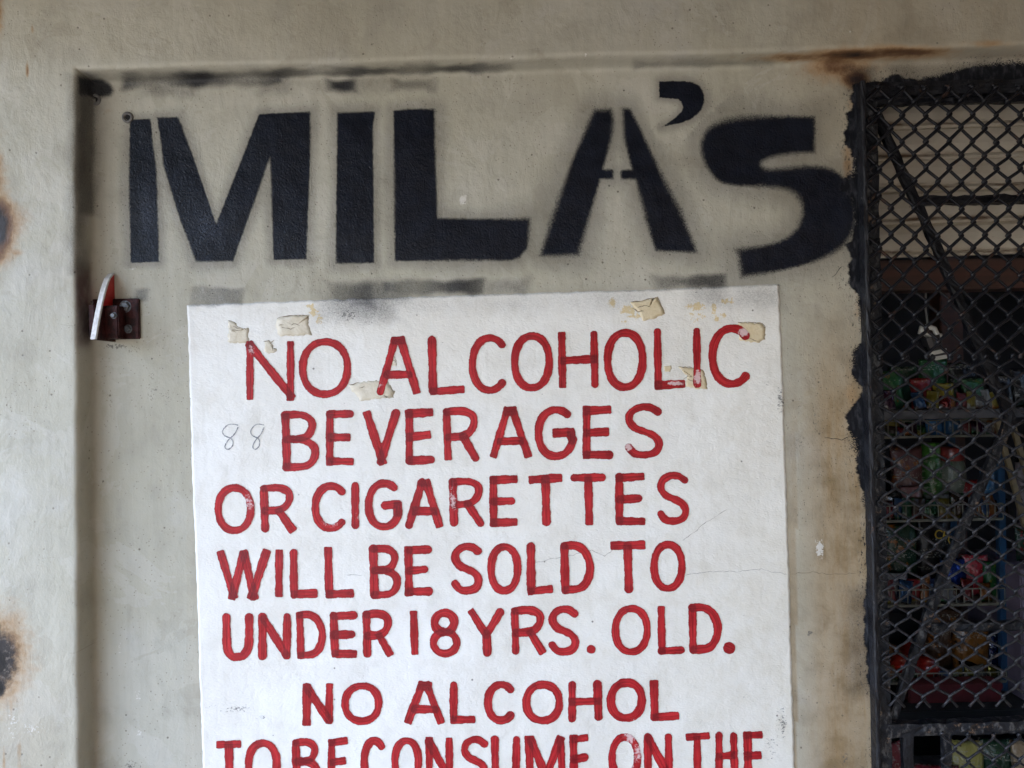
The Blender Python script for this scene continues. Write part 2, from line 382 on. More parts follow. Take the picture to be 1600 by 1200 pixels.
STENCIL = [   # (letter, softness in mm, outlines)
 ('M', 3.5, [[(203, 187), (236, 186), (239, 225), (244, 258), (246, 300), (248, 409), (204, 411), (202, 300)],
             [(246, 184), (279, 183), (300, 240), (338, 350), (372, 262), (405, 179), (435, 177), (485, 175), (485, 240), (482, 320), (479, 405), (427, 406), (425, 330), (422, 246), (396, 320), (364, 408), (306, 409), (280, 340), (255, 258), (252, 225)]]),
 ('I', 3.5, [[(527, 176), (586, 174), (583, 200), (584, 300), (585, 411), (525, 412), (526, 300)]]),
 ('L', 5.2, [[(615, 173), (640, 171), (679, 170), (680, 230), (684, 341), (760, 342), (828, 341), (826, 372), (824, 388), (812, 402), (800, 407), (617, 408), (616, 300)]]),
 ('A', 8.0, [[(928, 172), (955, 170), (959, 185), (956, 215), (942, 265), (958, 265), (958, 280), (938, 280), (904, 399), (844, 400), (862, 342), (895, 248)],
             [(973, 170), (985, 170), (1000, 200), (1030, 265), (1064, 330), (1089, 395), (1024, 392), (1008, 340), (993, 281), (970, 280), (970, 266), (987, 265), (975, 215)]]),
 ('apostrophe', 2.2, [[(1030, 127), (1075, 126), (1093, 133), (1102, 153), (1096, 174), (1075, 190), (1033, 199), (1058, 183), (1068, 170), (1064, 157), (1050, 154), (1030, 153)]]),
 ('S', 10.0, [[(1273, 183), (1273, 238), (1225, 241), (1195, 249), (1187, 257), (1195, 264), (1215, 264), (1255, 259), (1292, 260), (1316, 272), (1332, 300), (1338, 345), (1326, 378), (1300, 398), (1260, 414), (1200, 427), (1158, 433), (1154, 400), (1150, 390), (1214, 381), (1244, 362), (1256, 335), (1250, 308), (1232, 296), (1200, 292), (1150, 291), (1122, 285), (1104, 262), (1094, 235), (1098, 210), (1115, 193), (1145, 185), (1180, 181)]]),
]
SLOP = [(1700, 90), (1560, 93), (1500, 104), (1470, 110), (1440, 122), (1410, 116), (1390, 111), (1380, 119), (1350, 126), (1333, 130), (1323, 150), (1328, 168), (1316, 176), (1322, 190), (1315, 205), (1317, 225), (1326, 240), (1330, 265), (1316, 275), (1309, 285), (1311, 300), (1326, 310), (1330, 360), (1318, 385), (1325, 400), (1320, 440), (1335, 460), (1342, 505), (1344, 530), (1330, 545), (1327, 565), (1326, 588), (1338, 600), (1343, 608), (1330, 630), (1316, 645), (1318, 660), (1325, 680), (1333, 710), (1335, 740), (1346, 780), (1354, 800), (1355, 850), (1352, 900), (1347, 925), (1345, 950), (1347, 1000), (1352, 1060), (1357, 1090), (1366, 1105), (1367, 1150), (1362, 1165), (1362, 1400), (1800, 1400), (1800, 90)]
# soft sprayed bars left by the stencil's edges: x0, y0, x1, y1, amount, blur, slope
OVER = [(200, 116, 440, 131, .95, 6, -.02), (232, 131, 300, 146, .5, 7, 0), (415, 130, 448, 142, .35, 8, 0), (516, 127, 552, 140, .95, 5, 0), (622, 128, 668, 136, .85, 6, 0), (560, 124, 625, 136, .25, 8, 0),
        (430, 107, 800, 113, .85, 4, -.026), (1000, 97, 1200, 100, .45, 4, -.02), (214, 453, 228, 469, .55, 3, 0), (306, 452, 376, 474, .5, 3, 0), (522, 446, 580, 478, .85, 9, 0), (600, 441, 750, 456, .9, 5, -.02), (570, 446, 640, 468, .6, 10, 0),
        (745, 441, 815, 456, .45, 8, 0), (1030, 434, 1130, 446, .85, 6, -.03), (1085, 440, 1125, 462, .3, 9, 0), (515, 466, 610, 490, .62, 16, 0), (860, 458, 1010, 476, .22, 16, 0), (1085, 452, 1125, 470, .4, 12, 0), (1150, 450, 1216, 474, .3, 12, 0),
        (620, 466, 860, 482, .16, 14, 0), (1330, 925, 1350, 1075, .5, 16, .02), (118, 122, 128, 420, .72, 7, .004), (128, 122, 142, 330, .9, 7, .003), (142, 120, 150, 260, .4, 6, .003), (420, 128, 520, 135, .15, 6, 0),
        (1335, 110, 1360, 135, .8, 12, 0), (1400, 100, 1700, 128, .6, 16, -.05)]
CORNER = [(120, 118), (160, 124), (172, 130), (178, 142), (172, 150), (160, 152), (150, 157), (140, 152), (120, 150)]
def rounded(poly, keep, it=2):
    pts = [(p, i in keep) for i, p in enumerate(poly)]
    for _ in range(it):
        out = []; n = len(pts)
        for i in range(n):
            (p, k), (a, _a), (b, _b) = pts[i], pts[i - 1], pts[(i + 1) % n]
            if k: out.append((p, True))
            else: out += [((p[0] * .75 + a[0] * .25, p[1] * .75 + a[1] * .25), False), ((p[0] * .75 + b[0] * .25, p[1] * .75 + b[1] * .25), False)]
        pts = out
    return [p for p, k in pts]
STENCIL = [(nm, s_, [rounded(po, {0, 6, 11}) for po in ps] if nm == 'apostrophe' else ([rounded(po, {0, 1, 16, 18}) for po in ps] if nm == 'S' else ps)) for nm, s_, ps in STENCIL]
def attrs(px, py):
    """every paint, stain and painted-light layer at picture positions"""
    a = {}
    sd = np.full(px.shape, 60.0); soft = np.full(px.shape, 3.0)
    for nm, s, polys in STENCIL:
        for po in polys:
            d = poly_sdf(px, py, po); k = d < sd; sd = np.where(k, d, sd); soft = np.where(k, s, soft)
    # softer where the stencil lifted from the wall
    soft = soft * (1 + .35 * np.sin(px * .031 + 1) * np.sin(py * .027)) + 3.5 * gauss(px, py, 1060, 320, 60, 60) + 5 * gauss(px, py, 850, 340, 60, 70) + 4 * gauss(px, py, 1180, 180, 60, 30) - 3 * gauss(px, py, 985, 270, 40, 30) - 2 * gauss(px, py, 1273, 205, 20, 40)
    a['sdf'] = sd; a['soft'] = np.maximum(soft, 1.4)
    ov = np.zeros(px.shape)
    for x0, y0, x1, y1, am, b, slp in OVER:
        if y1 - y0 > x1 - x0: xx = px - slp * (py - y0); yy = py
        else: xx = px; yy = py - slp * (px - (x0 + x1) / 2)
        d = np.maximum(np.maximum(x0 - xx, xx - x1) * .55, np.maximum(y0 - yy, (yy - y1) * .8)) + 1.6 * np.sin(px * .061 + x0) + 1.1 * np.sin(px * .17 + py * .09 + y0) - 2.0
        ov = np.maximum(ov, am * sst(b * 1.25, -b * .7, d) * (.80 + .20 * np.sin(px * .043 + x0 * 1.7)))
    ov = np.maximum(ov, .95 * sst(4, -4, poly_sdf(px, py, CORNER)))
    a['over'] = ov
    a['slop'] = poly_sdf(px, py, SLOP)
    ru = np.zeros(px.shape)
    for cx, cy, rx, ry, am in [(-8, 355, 32, 54, 1.12), (12, 345, 40, 34, .40), (-8, 280, 20, 60, .55), (1330, 86, 75, 10, .82), (1410, 82, 85, 11, .68), (1250, 90, 85, 8, .56), (1310, 102, 62, 28, .56), (1336, 124, 24, 16, .8), (1325, 255, 10, 45, .42), (1340, 470, 8, 60, .25), (1330, 620, 14, 26, .35),
                               (1545, 68, 40, 6, .4), (0, 1025, 52, 84, .58), (28, 1060, 18, 30, .35), (1335, 160, 12, 26, .35), (-8, 15, 12, 50, .6), (25, 395, 14, 6, .4), (170, 172, 16, 6, .22), (43, 110, 3, 14, .55), (50, 45, 3, 8, .4), (30, 1180, 3, 40, .4), (6, 1190, 3, 22, .4), (17, 1105, 3, 22, .35)]:
        ru = np.maximum(ru, am * gauss(px, py, cx, cy, rx, ry))
    a['rust'] = ru
    bu = np.zeros(px.shape)
    for cx, cy, rx, ry, am in [(2, 1030, 30, 52, .95), (-2, 1035, 14, 22, 1.6), (-4, 1075, 12, 14, 1.5), (-8, 985, 10, 14, 1.2)]:
        bu = np.maximum(bu, am * gauss(px, py, cx, cy, rx, ry))
    a['burn'] = bu
    tn = 1.0 * sst(1215, 1310, px) * sst(400, 680, py) + .30 * sst(1180, 1330, px) * sst(900, 100, py) + .10 * sst(104, 88, py)  # tan soil on the right strip, with warm light and lintel shade painted in
    tn = tn + (.10 + .50 * sst(600, 1250, px)) * sst(450, 1000, py) * (px < 1245) * (px > 290)  # notice warms to the right: warm light painted into its colour
    tn = tn + .25 * gauss(px, py, 20, 1150, 100, 120)
    a['tan'] = np.clip(tn, 0, 1)
    sc = np.zeros(px.shape)
    for cx, cy, rx, ry, am in [(370, 1108, 38, 9, .62), (410, 1120, 12, 7, .6), (325, 1103, 30, 4, .5), (240, 605, 16, 40, .42), (262, 620, 26, 20, .38), (1219, 625, 9, 34, .66), (1196, 600, 10, 20, .5), (1222, 1130, 12, 40, .62), (1205, 1165, 22, 40, .5), (1165, 1080, 20, 30, .42),
                               (545, 492, 34, 16, .60), (575, 505, 26, 8, .55), (180, 541, 26, 8, .6), (205, 545, 30, 14, .42), (60, 880, 6, 50, .34), (75, 876, 22, 10, .38), (760, 1070, 26, 26, .36), (1250, 690, 22, 30, .42), (1270, 660, 30, 60, .36), (205, 1195, 24, 14, .5),
                               (1320, 1185, 10, 14, .55), (1266, 990, 6, 8, .6), (1294, 1096, 4, 5, .6), (190, 300, 7, 40, .45), (720, 235, 40, 14, .32), (1090, 455, 20, 10, .5), (960, 235, 120, 5, .3), (520, 700, 16, 40, .26), (680, 545, 40, 30, .36)]:
        sc = np.maximum(sc, am * gauss(px, py, cx, cy, rx, ry))
    a['scuff'] = sc
    pa = np.zeros(px.shape)
    for cx, cy, rx, ry, am in [(1281, 858, 8, 17, 1.0), (723, 312, 8, 9, 1.0), (727, 308, 5, 4, .9), (218, 1145, 7, 12, .6), (215, 1090, 7, 16, .55), (205, 420, 16, 5, .62), (190, 1010, 10, 20, .45), (1066, 148, 3, 3, .9), (1305, 98, 6, 2, .9), (960, 142, 3, 3, .8), (1326, 49, 2, 3, 1), (915, 86, 2, 3, .9), (800, 92, 4, 2, .8), (1120, 18, 3, 2, .8), (20, 1130, 12, 30, .5), (50, 1140, 26, 16, .5)]:
        pa = np.maximum(pa, am * gauss(px, py, cx, cy, rx, ry))
    a['pale'] = pa
    gl = np.zeros(px.shape)
    for cx, cy, rx, ry, am in [(492, 487, 10, 12, .75), (500, 500, 7, 9, .8), (484, 478, 12, 4, .65), (957, 472, 8, 9, .82), (980, 484, 16, 9, .8), (1000, 478, 22, 10, .85), (996, 494, 24, 7, .7), (975, 502, 18, 3, .6), (1087, 479, 18, 7, .92), (1090, 495, 26, 10, .52), (1115, 485, 5, 20, .66), (1120, 500, 8, 7, .72), (1134, 471, 14, 5, .85), (1130, 492, 8, 6, .7), (1165, 510, 24, 10, .3), (1230, 490, 16, 10, .58), (1258, 485, 5, 14, .6), (955, 288, 4, 5, .62), (1390, 505, 4, 12, 0)]:
        gl = np.maximum(gl, am * gauss(px, py, cx, cy, rx, ry))
    a['glue'] = gl
    rw = np.zeros(px.shape)
    for cx, cy, rx, ry, am in [(393, 548, 9, 14, .62), (594, 600, 9, 8, .62), (1090, 590, 9, 16, .85), (1162, 519, 11, 9, .95), (1055, 599, 18, 5, .85), (389, 785, 12, 22, .66), (515, 815, 20, 16, .66), (708, 780, 9, 30, .66), (560, 810, 12, 26, .5), (985, 1150, 14, 18, .8), (997, 1175, 12, 22, .7), (980, 1190, 14, 24, .9), (982, 698, 9, 9, .8), (700, 815, 60, 16, .42), (505, 1010, 30, 12, .38), (660, 1180, 300, 40, .30), (700, 1100, 260, 30, .22), (1000, 1124, 20, 5, .6)]:
        rw = np.maximum(rw, am * gauss(px, py, cx, cy, rx, ry))
    a['rwear'] = rw
    a['sheen_wearb'] = .62 * gauss(px, py, 228, 330, 22, 70) + .58 * gauss(px, py, 325, 350, 45, 60) + .25 * gauss(px, py, 450, 330, 40, 80) + .2 * gauss(px, py, 560, 330, 40, 80) + .1  # patches of painted sheen, strongest on the M
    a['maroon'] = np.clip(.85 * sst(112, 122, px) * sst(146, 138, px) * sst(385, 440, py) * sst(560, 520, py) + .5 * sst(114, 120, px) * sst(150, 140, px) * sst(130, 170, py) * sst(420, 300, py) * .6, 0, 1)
    return a
def put_attrs(me, d, names):
    for n in names:
        at = me.attributes.new(n, 'FLOAT', 'POINT'); at.data.foreach_set('value', np.ascontiguousarray(d[n].ravel(), dtype=np.float32))
WALL_A = ['sdf', 'soft', 'over', 'slop', 'rust', 'burn', 'tan', 'scuff', 'pale', 'sheen_wearb', 'maroon']
SIGN_A = ['over', 'tan', 'glue', 'scuff']
def surf(px, py):
    """slight unevenness of the hand-floated plaster, metres towards +Y"""
    return .0009 * (np.sin(px * .013 + .5) * np.sin(py * .011 + 1.2) + .6 * np.sin(px * .031 + py * .019) + .4 * np.sin(py * .043 - px * .008))

# ------------------------------------------------------------------ the wall: pilaster, lintel and recessed panel in one cast surface
wall = empty('shop_wall', P(700, 2290)); wall.location.y = 0.02
tag(wall, 'weathered grey cream plastered shop wall with raised border and recessed panel', 'wall')
XL = lambda y: 144.5 + (y - 122) * .0030
XR = lambda y: 1347 + (y - 130) * .0280
YT = lambda x: 126 - (x - 150) * .0252
PROF = [(-7, -44), (-3.5, -43.4), (-1.5, -41.6), (-.4, -38), (0, -33), (.3, -26), (.6, -18), (1.0, -11), (1.8, -5.5), (3.4, -2), (6, -.5), (9, 0)]
def prof(d):
    return np.interp(d, [p[0] for p in PROF], [p[1] for p in PROF]) / 1000.0
pd = [p[0] for p in PROF]
colL = [-1600, -1200, -900, -700, -560, -460, -380, -320, -270, -230, -200, -180] + list(np.arange(-172, -8, 3.5)) + pd       # offsets from XL
nmid = 318; fr = np.linspace(0, 1, nmid + 1)[1:]
colR = list(np.arange(6, 36, 6)) + list(np.arange(40, 440, 16)) + [450, 470, 500, 560, 640, 760, 900, 1100, 1400]
rowT = [-900, -600, -420, -320, -260, -220, -190, -165, -145] + list(np.arange(-132, -8, 3.5)) + [p[0] for p in PROF]   # offsets from YT, negative = up
rowB = list(np.arange(12.5, 1120, 3.5)) + list(np.arange(1124, 1240, 12)) + [1260, 1300, 1340, 1400, 1480, 1600, 1800, 2000, 2200]
rows = np.array(rowT + rowB, float); nr = len(rows); ncL, ncR = len(colL), len(colR); nc = ncL + nmid + ncR
PX = np.zeros((nr, nc)); PY = np.zeros((nr, nc))
for i, t in enumerate(rows):
    ya = YT(700) + t
    xs = np.concatenate([XL(ya) + np.array(colL), XL(ya) + 9 + fr * (XR(ya) - XL(ya) - 9), XR(ya) + np.array(colR)])
    PX[i] = xs; PY[i] = YT(xs) + t
dx = PX - XL(PY); dy = PY - YT(PX)
yoff = np.minimum(prof(dx + .45 * np.sin(PY * .05) * np.exp(-(dx / 5) ** 2)), prof(dy + .8 * np.sin(PX * .021) * np.exp(-(dy / 5) ** 2)))
base = Parr(PX, PY, np.zeros_like(PX)); base[..., 1] = yoff + surf(PX, PY)
zz = DIST / (DIST + yoff)
IX = 800 + (PX - 800) * zz; IY = 600 + (PY - 600) * zz
A = attrs(IX, IY)
idx = np.arange(nr * nc).reshape(nr, nc)
q = np.stack([idx[:-1, :-1], idx[1:, :-1], idx[1:, 1:], idx[:-1, 1:]], -1)
ci = np.arange(nc - 1)[None, :]; ri = rows[:-1][:, None]
jR0 = ncL + nmid - 1; jR1 = jR0 + list(colR).index(450) + 1
hole = (ci >= jR0) & (ci < jR1) & (ri >= 40) & (ri < 1240)
quads = q[~hole]
me = bpy.data.meshes.new('plaster_face'); me.from_pydata(base.reshape(-1, 3).tolist(), [], quads.tolist())
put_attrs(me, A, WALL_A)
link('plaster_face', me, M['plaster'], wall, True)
# solid body behind the face: header over the window, jamb and sill
def wbox(name, px0, px1, py0, py1, y0, y1, m, parent, bev=0.0):
    a = P(px0, py1, 0); b = P(px1, py0, 0)
    return bmobj(name, box_bm(a.x, b.x, y0, y1, a.z, b.z, bev), m, parent)
wbox('window_header', 1330, 1830, 40, 131, .004, .105, M['header'], wall)
wbox('window_jamb', 1240, 1336, 60, 1500, .004, .105, M['header'], wall)
wbox('window_sill', 1340, 1830, 1325, 1420, .004, .105, M['header'], wall)
wbox('window_jamb', 1806, 1870, 40, 1500, .004, .105, M['header'], wall)

# ------------------------------------------------------------------ stencilled shop name
def cut_grid(x0, x1, y0, y1, step, keep_sdf, lift, names, extra=None, margin=1.2):
    xs = np.arange(x0, x1 + step, step); ys = np.arange(y0, y1 + step, step)
    gx, gy = np.meshgrid(xs, ys); d = keep_sdf(gx, gy)
    Y = surf(gx, gy) - lift
    co = Parr(gx, gy, np.zeros_like(gx)); co[..., 1] = Y
    n1, n2 = gx.shape; ix = np.arange(n1 * n2).reshape(n1, n2)
    q = np.stack([ix[:-1, :-1], ix[1:, :-1], ix[1:, 1:], ix[:-1, 1:]], -1)
    mn = np.minimum(np.minimum(d[:-1, :-1], d[1:, :-1]), np.minimum(d[1:, 1:], d[:-1, 1:]))
    q = q[mn < margin].reshape(-1, 4); used = np.unique(q); mp = -np.ones(n1 * n2, int); mp[used] = np.arange(len(used))
    me = bpy.data.meshes.new('film'); me.from_pydata(co.reshape(-1, 3)[used].tolist(), [], mp[q].tolist())
    ax, ay = gx.ravel()[used], gy.ravel()[used]
    put_attrs(me, attrs(ax, ay), names)
    if extra: extra(me, ax, ay)
    return me
name_sign = empty('stencilled_lettering', P(660, 412)); name_sign.location.y = 0
tag(name_sign, 'large black spray stencilled letters reading MILA\'S on the plaster above the white notice', 'lettering')
for nm, s, polys in STENCIL:
    allp = [p for po in polys for p in po]
    bx = (min(p[0] for p in allp) - 3, max(p[0] for p in allp) + 3, min(p[1] for p in allp) - 3, max(p[1] for p in allp) + 3)
    f = lambda x, y, polys=polys: np.min([poly_sdf(x, y, po) for po in polys], 0)
    me = cut_grid(*bx, 2.5, f, .0004, WALL_A)
    o = link('letter' if nm != 'apostrophe' else 'apostrophe', me, M['plaster'], name_sign, True)
    if nm != 'apostrophe': o['label'] = 'black stencilled letter ' + nm

# ------------------------------------------------------------------ white notice with hand-brushed red lettering
sign = empty('painted_notice', P(765, 1330)); sign.location.y = 0
tag(sign, 'white painted wall notice with red hand-lettered alcohol and cigarette warning', 'notice')
rr = random.Random(3)
def rough_line(a, b, n, j):
    out = []
    for i in range(n):
        t = i / n; out.append((a[0] + (b[0] - a[0]) * t + rr.uniform(-j, j), a[1] + (b[1] - a[1]) * t + rr.uniform(-j, j)))
    return out
SIGN_POLY = rough_line((293, 477), (533, 468), 40, .9) + rough_line((533, 468), (1066, 451), 80, 1.0) + rough_line((1066, 451), (1217, 444), 24, .9) + rough_line((1217, 444), (1223, 600), 26, .8) + rough_line((1223, 600), (1233, 900), 50, .8) + rough_line((1233, 900), (1241, 1200), 50, .9) + rough_line((1241, 1200), (1244, 1330), 20, .9) + rough_line((1244, 1330), (324, 1334), 90, .9) + rough_line((324, 1334), (318, 1200), 20, .6) + rough_line((318, 1200), (303, 800), 60, .6) + rough_line((303, 800), (293, 477), 50, .6)
SP = np.array(SIGN_POLY)
def sign_mesh():
    # structured sheet whose border follows the brushed outline
    top = SP[:144]; n = 240; mrow = 216
    def resample(pts, k):
        pts = np.array(pts); d = np.r_[0, np.cumsum(np.hypot(*np.diff(pts, axis=0).T))]; t = np.linspace(0, d[-1], k)
        return np.stack([np.interp(t, d, pts[:, 0]), np.interp(t, d, pts[:, 1])], -1)
    i1 = 144; i2 = i1 + 146; i3 = i2 + 90
    T = resample(SP[:i1 + 1], n); Rr = resample(SP[i1:i2 + 1], mrow); B = resample(SP[i2:i3 + 1][::-1], n); L = resample(np.vstack([SP[i3:], SP[:1]])[::-1], mrow)
    u = np.linspace(0, 1, n)[None, :, None]; v = np.linspace(0, 1, mrow)[:, None, None]
    c = (1 - v) * T[None] + v * B[None] + (1 - u) * L[:, None] + u * Rr[:, None] - ((1 - u) * (1 - v) * T[0] + u * (1 - v) * T[-1] + (1 - u) * v * B[0] + u * v * B[-1])
    gx, gy = c[..., 0], c[..., 1]
    co = Parr(gx, gy, np.zeros_like(gx)); co[..., 1] = surf(gx, gy) - .0009
    ix = np.arange(n * mrow).reshape(mrow, n)
    q = np.stack([ix[:-1, :-1], ix[1:, :-1], ix[1:, 1:], ix[:-1, 1:]], -1).reshape(-1, 4)
    # rim down to the plaster so that the paint has an edge
    loop = list(ix[0, :]) + list(ix[1:, -1]) + list(ix[-1, ::-1][1:]) + list(ix[::-1, 0][1:-1])
    back = co.reshape(-1, 3)[loop].copy(); back[:, 1] += .0012
    co2 = np.vstack([co.reshape(-1, 3), back]); nb = n * mrow; k = len(loop)
    rim = [[loop[i], loop[(i + 1) % k], nb + (i + 1) % k, nb + i] for i in range(k)]
    me = bpy.data.meshes.new('white_ground'); me.from_pydata(co2.tolist(), [], q.tolist() + rim)
    ax = np.r_[gx.ravel(), gx.ravel()[loop]]; ay = np.r_[gy.ravel(), gy.ravel()[loop]]
    put_attrs(me, attrs(ax, ay), SIGN_A)
    return me
link('white_ground', sign_mesh(), M['sign'], sign, True)

def arc(cx, cy, rx, ry, a0, a1, n=28, p=2.0):
    out = []
    for i in range(n + 1):
        t = R(a0 + (a1 - a0) * i / n); c, s = math.cos(t), math.sin(t)
        e = 2.0 / p
        out.append((cx + rx * math.copysign(abs(c) ** e, c), cy + ry * math.copysign(abs(s) ** e, s)))
    return out
def spline(pts, n=7):
    out = []; q = [pts[0]] + list(pts) + [pts[-1]]
    for i in range(1, len(q) - 2):
        for k in range(n):
            t = k / n; r_ = []
            for c in (0, 1):
                a, b, d, e = q[i - 1][c], q[i][c], q[i + 1][c], q[i + 2][c]
                r_.append(.5 * (2 * b + (d - a) * t + (2 * a - 5 * b + 4 * d - e) * t * t + (3 * b - a - 3 * d + e) * t ** 3))
            out.append(tuple(r_))
    return out + [pts[-1]]
GLY = {
 'N': [[(0, 0), (0, 1)], [(0, .02), (1, .98)], [(1, 0), (1, 1)]],
 'O': [arc(.5, .5, .5, .5, -110, 250, 44, 2.15)],
 'A': [[(.42, 0), (0, 1)], [(.58, 0), (1, 1)], [(.2, .68), (.82, .67)], [(.40, .01), (.60, .01)]],
 'L': [[(0, 0), (.04, 1)], [(.04, 1), (1, .98)]],
 'C': [arc(.58, .5, .58, .5, -46, -314, 34, 2.1)],
 'H': [[(0, 0), (.02, 1)], [(.96, 0), (1, .98)], [(.02, .5), (.98, .49)]],
 'I': [[(.5, 0), (.5, 1)]],
 'B': [[(0, .01), (.05, 1)], spline([(0, 0), (.55, .0), (.86, .11), (.88, .27), (.66, .43), (.06, .47)]), spline([(.2, .46), (.68, .5), (.98, .64), (.95, .85), (.68, .98), (.05, 1)])],
 'E': [[(0, 0), (.02, 1)], [(0, .02), (.97, 0)], [(.02, .5), (.84, .48)], [(.02, .99), (1, .985)]],
 'V': [[(0, 0), (.52, 1)], [(1, 0), (.48, 1)]],
 'R': [[(0, .01), (.04, 1)], spline([(0, .01), (.55, 0), (.88, .1), (.93, .28), (.78, .46), (.5, .54), (.05, .56)]), [(.56, .55), (1, 1)]],
 'G': [arc(.53, .5, .53, .5, -52, -345, 34, 2.15), [(.55, .5), (1, .49)], [(1, .49), (.99, .68)]],
 'S': [spline([(.96, .1), (.72, .01), (.4, .0), (.1, .1), (.03, .27), (.22, .43), (.52, .51), (.85, .61), (1, .77), (.88, .94), (.55, 1), (.22, .97), (.02, .84)])],
 'T': [[(0, .02), (1, 0)], [(.5, .02), (.53, 1)]],
 'W': [[(0, .02), (.27, 1)], [(.5, .06), (.25, 1)], [(.5, .03), (.74, 1)], [(1, 0), (.70, 1)]],
 'D': [[(0, .01), (.05, 1)], spline([(0, 0), (.45, .0), (.8, .14), (1, .44), (.93, .74), (.65, .95), (.06, 1)])],
 'U': [spline([(0, 0), (.01, .45), (.05, .8), (.25, .98), (.5, 1), (.75, .96), (.96, .75), (.99, .4), (1, 0)])],
 'Y': [[(0, 0), (.48, .56)], [(1, .02), (.5, .56)], [(.5, .52), (.55, 1)]],
 '8': [arc(.47, .235, .42, .235, 90, 450, 32), arc(.5, .735, .5, .265, -90, 270, 32)],
 '1': [[(.35, 0), (.65, 1)]],
 'M': [[(0, 0), (.0, 1)], [(.03, .02), (.5, .92)], [(.95, .02), (.5, .92)], [(.97, 0), (1, 1)]],
 '.': [[(.45, .5), (.55, .5)]],
}
T7 = lambda x: 1155 - (x - 338) * .0155
ROWS = [
 [('N', 385, 531, 461, 627), ('O', 467, 528, 549, 622), ('A', 588, 526, 656, 617), ('L', 668, 526, 726, 617), ('C', 732, 522, 791, 616), ('O', 798, 519, 864, 612), ('H', 872, 517, 936, 608), ('O', 943, 514, 1010, 611), ('L', 1020, 512, 1072, 608), ('I', 1083, 511, 1095, 606), ('C', 1107, 507, 1171, 606)],
 [('B', 439, 642, 499, 736), ('E', 509, 640, 554, 728), ('V', 568, 640, 624, 728), ('E', 633, 638, 679, 726), ('R', 691, 636, 750, 721), ('A', 765, 635, 830, 717), ('G', 835, 634, 899, 719), ('E', 910, 633, 957, 718), ('S', 975, 630, 1036, 717)],
 [('O', 335, 756, 398, 835), ('R', 406, 756, 462, 832), ('C', 487, 753, 541, 831), ('I', 549, 752, 561, 826), ('G', 570, 749, 628, 829), ('A', 633, 748, 693, 825), ('R', 701, 746, 757, 823), ('E', 765, 743, 810, 824), ('T', 825, 741, 880, 822), ('T', 891, 739, 947, 821), ('E', 961, 739, 1010, 821), ('S', 1025, 737, 1077, 820)],
 [('W', 339, 857, 423, 937), ('I', 430, 857, 444, 934), ('L', 452, 857, 498, 935), ('L', 507, 853, 555, 935), ('B', 577, 851, 627, 935), ('E', 633, 852, 675, 931), ('S', 704, 848, 754, 929), ('O', 761, 848, 815, 929), ('L', 822, 848, 865, 929), ('D', 875, 846, 928, 928), ('T', 952, 845, 1008, 925), ('O', 1015, 844, 1071, 925)],
 [('U', 348, 958, 396, 1032), ('N', 405, 957, 454, 1030), ('D', 462, 954, 510, 1030), ('E', 516, 954, 560, 1028), ('R', 567, 952, 615, 1026), ('1', 639, 952, 655, 1025), ('8', 671, 951, 720, 1027), ('Y', 731, 950, 788, 1025), ('R', 798, 947, 853, 1022), ('S', 856, 946, 905, 1024), ('.', 916, 1006, 932, 1022), ('O', 955, 944, 1017, 1024), ('L', 1026, 944, 1070, 1022), ('D', 1075, 943, 1127, 1021), ('.', 1130, 1004, 1147, 1021)],
 [('N', 474, 1066, 521, 1133), ('O', 533, 1065, 598, 1133), ('A', 632, 1064, 695, 1131), ('L', 702, 1063, 744, 1130), ('C', 756, 1063, 804, 1131), ('O', 816, 1063, 880, 1131), ('H', 887, 1063, 941, 1127), ('O', 948, 1060, 1009, 1128), ('L', 1016, 1062, 1062, 1126)],
 [(c, a, T7(a), b, T7(a) + 76) for c, a, b in [('T', 338, 378), ('O', 383, 439), ('B', 457, 501), ('E', 512, 546), ('C', 563, 602), ('O', 611, 660), ('N', 664, 708), ('S', 719, 764), ('U', 767, 813), ('M', 821, 884), ('E', 890, 921), ('O', 950, 1002), ('N', 1006, 1051), ('T', 1069, 1110), ('H', 1117, 1153), ('E', 1161, 1194)]],
]
WORDS = ['NO ALCOHOLIC', 'BEVERAGES', 'OR CIGARETTES', 'WILL BE SOLD TO', 'UNDER 18 YRS. OLD.', 'NO ALCOHOL', 'TO BE CONSUME ON THE']
